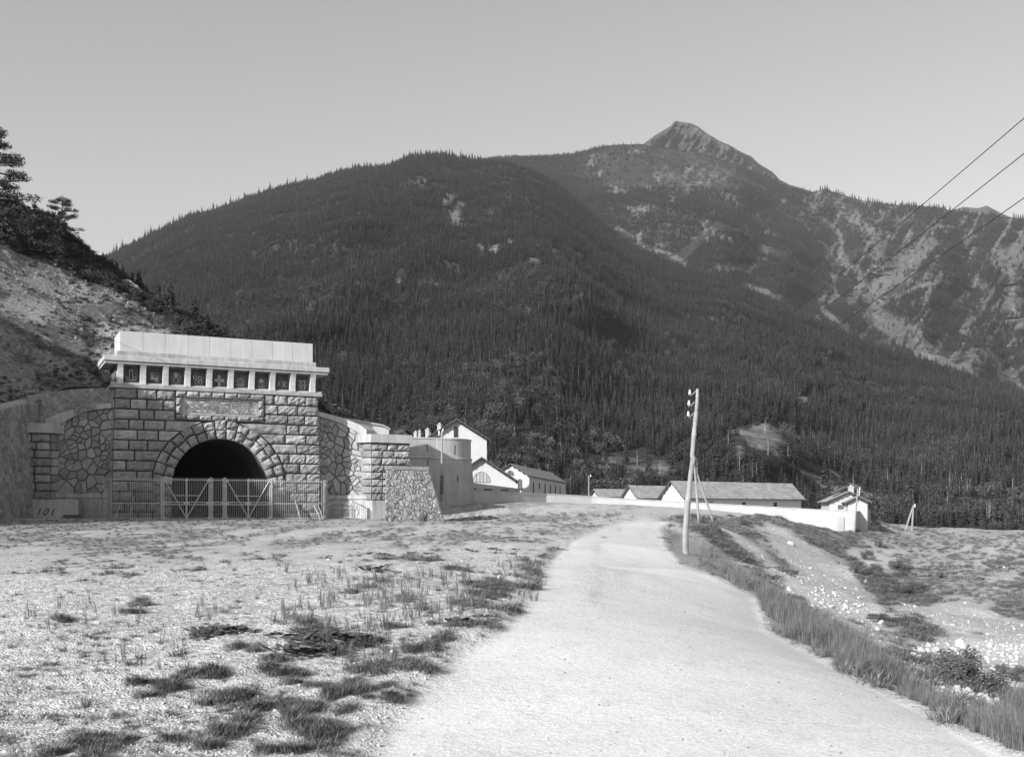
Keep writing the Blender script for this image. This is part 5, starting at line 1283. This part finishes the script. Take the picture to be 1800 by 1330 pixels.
for (px, py, h) in [(178, 468, 4), (186, 470, 3), (196, 480, 4.4), (215, 492, 5), (232, 500, 4.6), (250, 515, 5.2), (262, 524, 4.2), (276, 533, 6), (290, 545, 4.5), (314, 566, 5.5), (326, 572, 4.2), (338, 578, 5.6), (350, 586, 4.8), (364, 590, 5.8), (378, 598, 4), (392, 604, 4.6), (410, 612, 3.6),
                    (240, 530, 3.6), (270, 550, 3.4), (222, 505, 4), (205, 490, 5), (165, 462, 3), (150, 455, 2.6), (305, 575, 3), (285, 560, 4.4), (335, 590, 3.4), (360, 604, 3), (430, 622, 3), (455, 638, 2.4), (256, 500, 6.5), (300, 540, 7), (345, 565, 6.4)]:
    dup(cp, onhill(px, py), random.random()*6, h/2.8*.5)
for i in range(3): pass
# thickets along the crest
fl = HP.reshape(-1, 3); fpx = HPX.reshape(-1); fpy = HPY.reshape(-1); bnd = np.interp(fpx, [0, 100, 200, 300, 400], [428, 474, 512, 575, 632])
Ti = np.tile(tt, len(ss))
m = (fpy < bnd) & (fpx > -60) & (fpx < 440) & (fl[:, 1] < 175) & (fl[:, 1] > 80)
idx = rng.choice(np.where(m)[0], 2600); Pb = fl[idx]+rng.normal(0, .3, (2600, 3))*[1, 1, 0]
s = rng.uniform(.6, 1.7, len(Pb))*np.where(fpx[idx] < 100, 1.3, .8)
scatter('undergrowth', Pb, np.c_[np.zeros((len(Pb), 2)), rng.uniform(0, 6.28, len(Pb))], np.c_[s, s, s*rng.uniform(.8, 1.3, len(Pb))], bushD, 'dense dark thicket along the crest of the left hill', 'undergrowth')
m = (fpy > bnd-10) & (fpx > -80) & (fpx < 640) & (fl[:, 1] < 160) & (fl[:, 1] > 70) & (Ti > 1) & (vnoise(fl[:, 0]/4, fl[:, 1]/4, 3) > .47)
idx = rng.choice(np.where(m)[0], 3000); Pb = fl[idx]+rng.normal(0, .25, (len(idx), 3))*[1, 1, 0]; s = rng.uniform(.12, .5, len(Pb))
scatter('hillside_scrub', Pb, np.c_[np.zeros((len(Pb), 2)), rng.uniform(0, 6.28, len(Pb))], np.c_[s, s, s*.8], bushT, 'low scrub and heath growing on the stony hillside', 'scrub')
def rock_mb(seed, r=1, n=2, jag=.28):
    import bmesh
    bm = bmesh.new(); bmesh.ops.create_icosphere(bm, subdivisions=n, radius=r); rr = random.Random(seed)
    o = [Vector((rr.gauss(0, 1), rr.gauss(0, 1), rr.gauss(0, 1))).normalized() for _ in range(9)]; dd = [rr.uniform(.55, .9) for _ in range(9)]
    for v in bm.verts:
        for a, d in zip(o, dd):
            k = v.co.dot(a)/r-d
            if k > 0: v.co -= a*k*r
        v.co *= 1+rr.uniform(-.5, .5)*jag*.3
    b = MB(); b.tone = 1; b.add([v.co.copy() for v in bm.verts], [[v.index for v in f.verts] for f in bm.faces]); bm.free(); return b
rockT = [template('stone_%d' % i, rock_mb(i+50, 1, 1), M['stone']) for i in range(4)]
M['hillstone'] = mat('hillside_stone', .16, .4, .5, .3, 5, gen=1)
rockH = [template('hill_stone_%d' % i, rock_mb(i+60, 1, 1), M['hillstone']) for i in range(3)]
m = (fpy > bnd-10) & (fpx > -80) & (fpx < 660) & (fl[:, 1] < 160) & (fl[:, 1] > 70) & (Ti > 1) & (fbm(fl[:, 0]*.25, fl[:, 1]*.25, 5, 73, .6) < .1)
idx = rng.choice(np.where(m)[0], 9000); Pb = fl[idx]+rng.normal(0, .25, (len(idx), 3))*[1, 1, 0]; s = rng.gamma(2, .05, len(Pb))+.04
scatter('rubble', Pb, rng.uniform(0, 6.28, (len(Pb), 3)), np.c_[s, s*rng.uniform(.6, 1.3, len(s)), s*.6], rockH, 'loose scree stones on the slope of the left hill', 'rubble')
def boulder(label, p, sx, sy, sz, seed, m='rock', name='boulder'):
    b = rock_mb(seed, 1, 3, .5); o = b.build(name, M[m]); o.location = p; o.scale = (sx, sy, sz); o.rotation_euler = (0, 0, seed); return tag(o, label, 'boulder')
boulder('large pale rock outcrop among dark trees on the left hill', onhill(224, 512, .2), 1.9, 1.2, 1.5, 4, name='rock_outcrop')
boulder('small pale rock left of the outcrop on the hillside', onhill(170, 508, .1), .9, .4, .5, 5, name='rock_outcrop')

# ---------------------------------------------------------------- grass, weeds, stones
def blades(n, h, spread, w, seed, lean=.5, stiff=0):
    rr = random.Random(seed); b = MB()
    for i in range(n):
        a = rr.random()*6.28; r0 = spread*.5*rr.random(); a2 = a+rr.uniform(-.8, .8); hh = h*rr.uniform(.45, 1.15); L = hh*lean*rr.uniform(.2, 1.3)
        p0 = Vector((math.cos(a)*r0, math.sin(a)*r0, -.01)); d = Vector((math.cos(a2), math.sin(a2), 0)); sd_ = Vector((-d.y, d.x, 0))*w*rr.uniform(.7, 1.2)
        p1 = p0+d*L*.35+Vector((0, 0, hh*.6)); p2 = p0+d*L+Vector((0, 0, hh*(1 if not stiff else 1)))
        b.tone = rr.uniform(.6, 1.5); b.add([p0-sd_, p0+sd_, p1+sd_*.7, p1-sd_*.7, p2], [(0, 1, 2, 3), (3, 2, 4)])
    return b
tuftT = [template('tuft_%d' % i, blades(46, h, sp, .0045, i, 1.3), M['grass']) for i, (h, sp) in enumerate([(.06, .30), (.085, .22), (.045, .34), (.10, .18)])]
tallT = [template('tall_tuft_%d' % i, blades(42, h, sp, .0035, i+9, .45, 1), M['tallgrass']) for i, (h, sp) in enumerate([(.45, .26), (.36, .30), (.55, .2)])]
def weed_mb(seed, h):
    rr = random.Random(seed); b = MB()
    for k in range(rr.randint(3, 6)):
        a = rr.random()*6.28; tip = Vector((math.cos(a)*.12*h, math.sin(a)*.12*h, h*rr.uniform(.6, 1.1))); o = Vector((math.cos(a)*.03, math.sin(a)*.03, 0)); b.tone = .8
        b.tube([o, o.lerp(tip, .5), tip], [.005, .004, .002], 4, False)
        for j in range(26):
            f = rr.uniform(.15, 1); p = o.lerp(tip, f); a3 = rr.random()*6.28; L = .05*h*(1.4-f)*1.6; d = Vector((math.cos(a3)*L, math.sin(a3)*L, L*.7)); s_ = Vector((-d.y, d.x, 0))*.22
            b.tone = rr.uniform(.6, 1.4); b.add([p, p+d*.5+s_, p+d, p+d*.5-s_], [(0, 1, 2, 3)])
    return b
weedT = [template('weed_%d' % i, weed_mb(i+70, .34), M['grass']) for i in range(3)]
def broad_mb(seed):
    rr = random.Random(seed); b = MB()
    for k in range(16):
        a = rr.random()*6.28; r_ = rr.uniform(.02, .3); L = rr.uniform(.04, .09); c = Vector((math.cos(a)*r_, math.sin(a)*r_, rr.uniform(.01, .07))); d = Vector((math.cos(a), math.sin(a), rr.uniform(-.1, .5))).normalized()*L; s_ = Vector((-d.y, d.x, rr.uniform(-.02, .02)))*.75
        b.tone = rr.uniform(.5, 1.0); b.add([c-d, c-d*.4+s_, c+d*.6+s_*.8, c+d, c+d*.6-s_*.8, c-d*.4-s_], [(0, 1, 2, 3, 4, 5)])
    return b
broadT = [template('broad_leaf_%d' % i, broad_mb(i+80), M['leaf']) for i in range(2)]
def gat(A, x, y):
    i = np.clip(np.searchsorted(GX, x)-1, 0, len(GX)-2); j = np.clip(np.searchsorted(GY, y)-1, 0, len(GY)-2); return A[i, j]
def field(n, x0, x1, y0, y1, seed, dens, pw=1):
    r = np.random.default_rng(seed); px = r.uniform(x0, x1, n); py = y0+(y1-y0)*r.random(n)**pw
    x, y, z, d = ghit(px, py); k = d.copy(); x, y, z, px, py = x[k], y[k], z[k], px[k], py[k]
    k = r.random(len(x)) < dens(x, y, px, py); return np.c_[x, y, z][k], y[k]
def put(name, P, s, temps, label, cat, zs=None, tilt=0):
    if len(P) == 0: return
    scatter(name, P, np.c_[rng.uniform(-tilt, tilt, (len(P), 2)), rng.uniform(0, 6.28, len(P))], np.c_[s, s, s if zs is None else zs], temps, label, cat)
vg = lambda x, y: gat(veg, x, y); rdv = lambda x, y: gat(road, x, y)
P, D_ = field(60000, -150, 1180, 903, 1345, 5, lambda x, y, px, py: np.clip((vg(x, y)-.25)*1.3, 0, 1)*(rdv(x, y) < .5)*(pdist(px, py, TALL) > 3))
s = .7*rng.uniform(.4, 1.2, len(P))*np.clip(.9+D_/60, 1, 2.6); put('grass', P, s, tuftT, 'low grass growing in patches over the stony field', 'grass')
P, D_ = field(9000, -150, 1180, 903, 1345, 15, lambda x, y, px, py: (rdv(x, y) < .4)*np.clip(.05+.35*(vnoise(x*1.5, y*1.5, 8) > .62), 0, 1)*(y < 40))
s = rng.uniform(.25, .6, len(P)); put('sparse_grass', P, s, tuftT, 'scattered small tufts between the stones of the field', 'grass')
P, D_ = field(22000, 1150, 1850, 918, 1345, 6, lambda x, y, px, py: inpoly(px, py, TALL)*(rdv(x, y) < .6)*(np.hypot(px-1206, py-972) > 26)*smooth(.25, .6, vnoise(x*1.3, y*1.1, 31)*.6+vnoise(x*4, y*3, 35)*.4))
s = .60*rng.uniform(.25, 1.25, len(P))*np.clip(.32+D_/24, .5, 1)*np.clip(1.0+D_/80, 1, 1.6)*np.where(D_ > 30, .7, 1)*np.clip(.35+pdist(900+F*P[:, 0]/P[:, 1], 900-F*(P[:, 2]-EYE)/P[:, 1], TALL)/22, .4, 1); put('tall_grass', P, s, tallT, 'strip of tall dry grass along the right edge of the road', 'grass')
P, D_ = field(42000, 1160, 1850, 905, 1300, 7, lambda x, y, px, py: np.clip((vg(x, y)-.3)*1.2, 0, 1)*(1-inpoly(px, py, TALL)))
s = rng.uniform(.6, 1.3, len(P))*np.clip(1+D_/50, 1, 3.2); put('bank_grass', P, s, tuftT, 'grass and low plants on the slopes right of the road', 'grass')
WZ = [(500, 640, 1000, 1040, 30), (640, 830, 1010, 1078, 90), (560, 700, 1025, 1078, 50), (470, 560, 1070, 1100, 26), (340, 380, 1060, 1095, 10), (560, 690, 1085, 1140, 60), (870, 960, 980, 1060, 50), (600, 700, 1150, 1180, 26), (700, 900, 1060, 1110, 50), (170, 260, 1150, 1180, 6), (30, 250, 1050, 1110, 14), (280, 330, 1135, 1190, 6)]
Pw = []
for x0, x1, y0, y1, n in WZ:
    x, y, z, d = ghit(rng.uniform(x0, x1, n), rng.uniform(y0, y1, n)); Pw.append(np.c_[x, y, z][d])
Pw = np.concatenate(Pw); put('weeds', Pw, rng.uniform(.2, .62, len(Pw)), weedT, 'thin upright weeds standing on the gravel', 'weeds', tilt=.28)
Pw = []
for a, b_, rx, ry, n in [(365, 1113, 20, 6, 16), (420, 1110, 25, 4, 12), (560, 1122, 45, 6, 40), (545, 1146, 35, 4, 22), (620, 1130, 25, 5, 10), (690, 975, 70, 4, 40), (880, 948, 90, 4, 60), (660, 1003, 25, 3, 14), (830, 1092, 25, 3, 10), (870, 968, 60, 4, 40), (960, 1092, 0, 0, 0), (1660, 1195, 30, 5, 0)]:
    n = (n+2)//3
    if n: x, y, z, d = ghit(a+rng.normal(0, .8, n)*rx, b_+rng.normal(0, .8, n)*ry); Pw.append(np.c_[x, y, z][d])
Pw = np.concatenate(Pw); put('broad_weeds', Pw, rng.uniform(.35, .85, len(Pw)), broadT, 'dark broad leaved weeds hugging the gravel', 'weeds')
P, D_ = field(15000, -100, 1100, 920, 1345, 8, lambda x, y, px, py: (rdv(x, y) < .55)*(1-vg(x, y)*.7)*(.25+.75*vnoise(x*1.2, y*1.2, 12)), .8)
s = (rng.gamma(1.6, .005, len(P))+.005)*np.clip(D_/16, .8, 1.7); scatter('gravel', P, rng.uniform(0, 6.28, (len(P), 3)), np.c_[s, s*rng.uniform(.6, 1.1, len(P)), s*.6], rockT, 'loose pale gravel stones over the field', 'gravel')
P, D_ = field(1500, 620, 1790, 930, 1345, 9, lambda x, y, px, py: (rdv(x, y) > .6)*.5, .8)
s = (rng.gamma(1.5, .0035, len(P))+.004)*np.clip(D_/12, .8, 2.5); scatter('road_stones', P, rng.uniform(0, 6.28, (len(P), 3)), np.c_[s, s, s*.6], [rockH[0], rockT[0], rockH[1]], 'small loose stones lying on the pale road', 'gravel')
P, D_ = field(15000, 1180, 1850, 925, 1300, 10, lambda x, y, px, py: (1-vg(x, y))*(rdv(x, y) < .2)*(1-inpoly(px, py, TALL))*(.25+.75*vnoise(x*.5, y*.5, 22)))
s = (rng.gamma(1.3, .011, len(P))+.010)*np.clip(D_/28, .7, 1.9); scatter('bank_rubble', P, rng.uniform(0, 6.28, (len(P), 3)), np.c_[s, s*rng.uniform(.6, 1.1, len(P)), s*.6], rockT, 'pale rubble stones strewn down the bank right of the road', 'rubble')
x, y, z, d = ghit(np.r_[rng.uniform(1590, 1810, 420), rng.uniform(1330, 1560, 160)], np.r_[rng.uniform(1130, 1265, 420), rng.uniform(985, 1110, 160)]); d &= (rdv(x, y) < .1); qx = 900+F*x/np.where(d, y, 1); qy = 900-F*(z-EYE)/np.where(d, y, 1); d &= ~inpoly(qx, qy, TALL) & (pdist(qx, qy, TALL) > 8); Pq = np.c_[x, y, z][d]
s = rng.gamma(2, .022, len(Pq))+.03; s = s*np.clip(y[d]/24, .7, 1.8)
scatter('broken_rock', Pq, rng.uniform(0, 6.28, (len(Pq), 3)), np.c_[s, s*rng.uniform(.6, 1.1, len(s)), s*.7], rockT, 'broken pale rocks lying on the slope at the lower right', 'rubble')
for i, (px, py, r_, lb) in enumerate([(1218, 974, .15, 'small rounded white boulder at the foot of the leaning pole'), (1725, 1262, .22, 'large pale boulder in tall grass near the right edge of the picture'), (1708, 1228, .17, 'pale boulder touching the lower edge of the dark bush'), (1695, 1222, .12, 'small pale boulder left of the one below the dark bush'), (1752, 1225, .16, 'pale flat boulder right of the dark bush'),
                                         (1772, 1250, .14, 'pale boulder lowest at the right edge of the picture'), (1620, 1158, .16, 'flat pale boulder on the rubble left of the dark bush'), (1665, 1172, .2, 'flat pale slab just above the dark bush'), (1508, 1173, .09, 'small white stone at the road edge under the tall grass'), (1790, 1205, .2, 'pale boulder above the others at the right edge of the picture'), (1390, 957, .35, 'long pale stone on the grassy slope before the boundary wall')]):
    p = GP(px, py); k = 1.5*max(1, p.y/22) if px != 1218 else 2
    if px == 1390: k = 1.2; boulder(lb, p+Vector((0, 0, r_*k*.25)), r_*k*1.1, r_*k*.8, r_*k*.7, i+20)
fineB = []
for i in range(2):
    b = MB(); r3 = random.Random(200+i)
    for k in range(16):
        a = r3.random()*6.28; d = r3.random()*.75; leafclump(b, (math.cos(a)*d, math.sin(a)*d, r3.uniform(.1, .75)*(1-.5*d)), .32*r3.uniform(.6, 1), 330, r3, .028, .8)
    fineB.append(template('fine_shrub_%d' % i, b, M['leaf']))
for i, (px, py, w, h, lb) in enumerate([(1665, 1200, 1.0, .9, 'dark round shrub at the left of the pale mound'), (1700, 1208, 1.3, 1.3, 'largest dark shrub in front of the pale mound'), (1728, 1212, .9, .8, 'dark shrub joining the right of the largest one'), (1763, 1190, .6, .8, 'small dark shrub behind the boulders at the right'), (1790, 1195, .9, .9, 'dark shrub at the right edge above the boulders'),
                                          (1547, 962, 1.4, 1.5, 'dark shrub on the slope just below the end of the boundary wall'), (1524, 982, 1.5, 1.6, 'dark bush at the top of the gully below the wall corner'), (1506, 1008, 1.3, 1.5, 'dark bush at the left side of the gully'), (1535, 1010, 1.6, 1.5, 'broad dark bush in the middle of the gully'), (1580, 1000, 2.2, 1.5, 'wide dark bush on the right side of the gully'), (1602, 1040, 2.0, 1.4, 'wide dark bush low on the right side of the gully'), (1655, 1015, 1.1, .9, 'lone dark bush on the bare slope right of the gully'), (1560, 1060, 1.0, .7, 'low dark bush at the gully floor'), (1550, 1090, 1.3, .5, 'flat dark bush on the gully floor nearest the road')]):
    p = GP(px, py); k = p.y
    sc = w*(.50 if py > 1150 else .72)
    t_ = thing('shrub', lb, 'shrub', p); t_.scale = (sc*1.25, sc*1.1, sc*h/w*1.1)
    o = bpy.data.objects.new('foliage', fineB[i % 2].data); COL.objects.link(o); o.parent = t_
t_ = thing('spiky_plant', 'dark spiky plant at the foot of the rubble buttress', 'plant', GP(745, 917)); b = blades(70, .95, .5, .02, 99, .9); b.build('leaves', M['leaf'], t_)
# lone trees in front of the wood
fp = FFOOT
M['broadleaf'] = mat('broadleaf_scrub', .05, .4, .02, 0, .1, tone=True, gen=1)
bushF = [template('slope_bush_%d' % i, bush_mb(i+33, 240, 6), M['broadleaf']) for i in range(3)]
Pb = sample(PF, RF, TF, 5200, lambda r, P: smooth(.5, .75, vnoise(P[..., 0]/60, P[..., 1]/60, 36)-inclear(P)*.2)*(P[..., 1] < 800)*np.clip(700/P[..., 1], 0, 2.5), 12)
s = rng.uniform(1.2, 4.2, len(Pb))
scatter('slope_scrub', Pb, np.c_[np.zeros((len(Pb), 2)), rng.uniform(0, 6.28, len(Pb))], np.c_[s, s, s*rng.uniform(.8, 1.6, len(Pb))], bushF, 'paler broadleaf scrub among the conifers on the lower slopes', 'scrub')
tb = MB(); tr_ = bare(9, 12); bt_ = thing('bare_tree', 'pale bare trunk standing at the foot of the forest', 'tree', group='pale bare trunks at the foot of the forest'); tr_.build('trunk', M['barkpale'], bt_)
colp = 900+F*PF[:, :, 0]/PF[:, :, 1]; rowp = 900-F*(PF[:, :, 2]-EYE)/PF[:, :, 1]
def onslope(px, py):
    k = np.argmin((colp-px)**2+(rowp-py)**2+1e9*(TF > 1)); return Vector(PF.reshape(-1, 3)[k])
L_ = [(1352, 800), (1345, 760), (1700, 880), (1672, 868), (1690, 862), (1706, 866), (1578, 860), (1664, 900), (1740, 925), (1735, 920), (1780, 870), (1640, 790), (1560, 850), (1385, 800), (1300, 830), (1225, 845), (1120, 820), (1060, 815), (1010, 830), (985, 800), (1160, 830), (905, 780), (950, 790), (1460, 850), (1330, 850), (1280, 780), (1500, 860), (1620, 850), (660, 800), (700, 790)]
for i, (px, py) in enumerate(L_):
    p = onslope(px, py)
    if i == 0: bt_.location = p; bt_.scale = (.6,)*3
    else: dup(bt_, p, random.random()*6, random.uniform(.4, .75))
lc = None
for i, (px, py) in enumerate([(1292, 822), (1310, 812), (1325, 830), (1375, 815), (1388, 808), (1400, 830), (1340, 840), (1450, 850), (1260, 835), (1065, 822), (1100, 815), (1140, 828), (1180, 835), (1030, 838), (770, 780), (775, 782), (740, 790), (655, 742), (668, 745), (1700, 905), (1600, 890)]):
    p = onslope(px, py); sc = random.uniform(.7, 1.2)
    dup(rt, p, random.random()*6, sc*.8, 'dark conifer standing free on the clearings at the foot of the forest', 'conifers on the clearings at the foot of the forest')
# ---------------------------------------------------------------- air
hm = bpy.data.materials.new('mountain_air'); hm.use_nodes = True; n = hm.node_tree.nodes
n.remove(n['Principled BSDF']); pv = n.new('ShaderNodeVolumePrincipled'); pv.inputs['Color'].default_value = (.9, .9, .9, 1); pv.inputs['Density'].default_value = .00005; pv.inputs['Anisotropy'].default_value = .0
hm.node_tree.links.new(pv.outputs[0], n['Material Output'].inputs['Volume'])
b = MB(); b.box(-5200, 5200, -1500, 5600, -40, 1640); hz_ = b.build('haze', hm); tag(hz_, 'thin summer haze lightening the far slopes', 'haze', None, 'stuff')
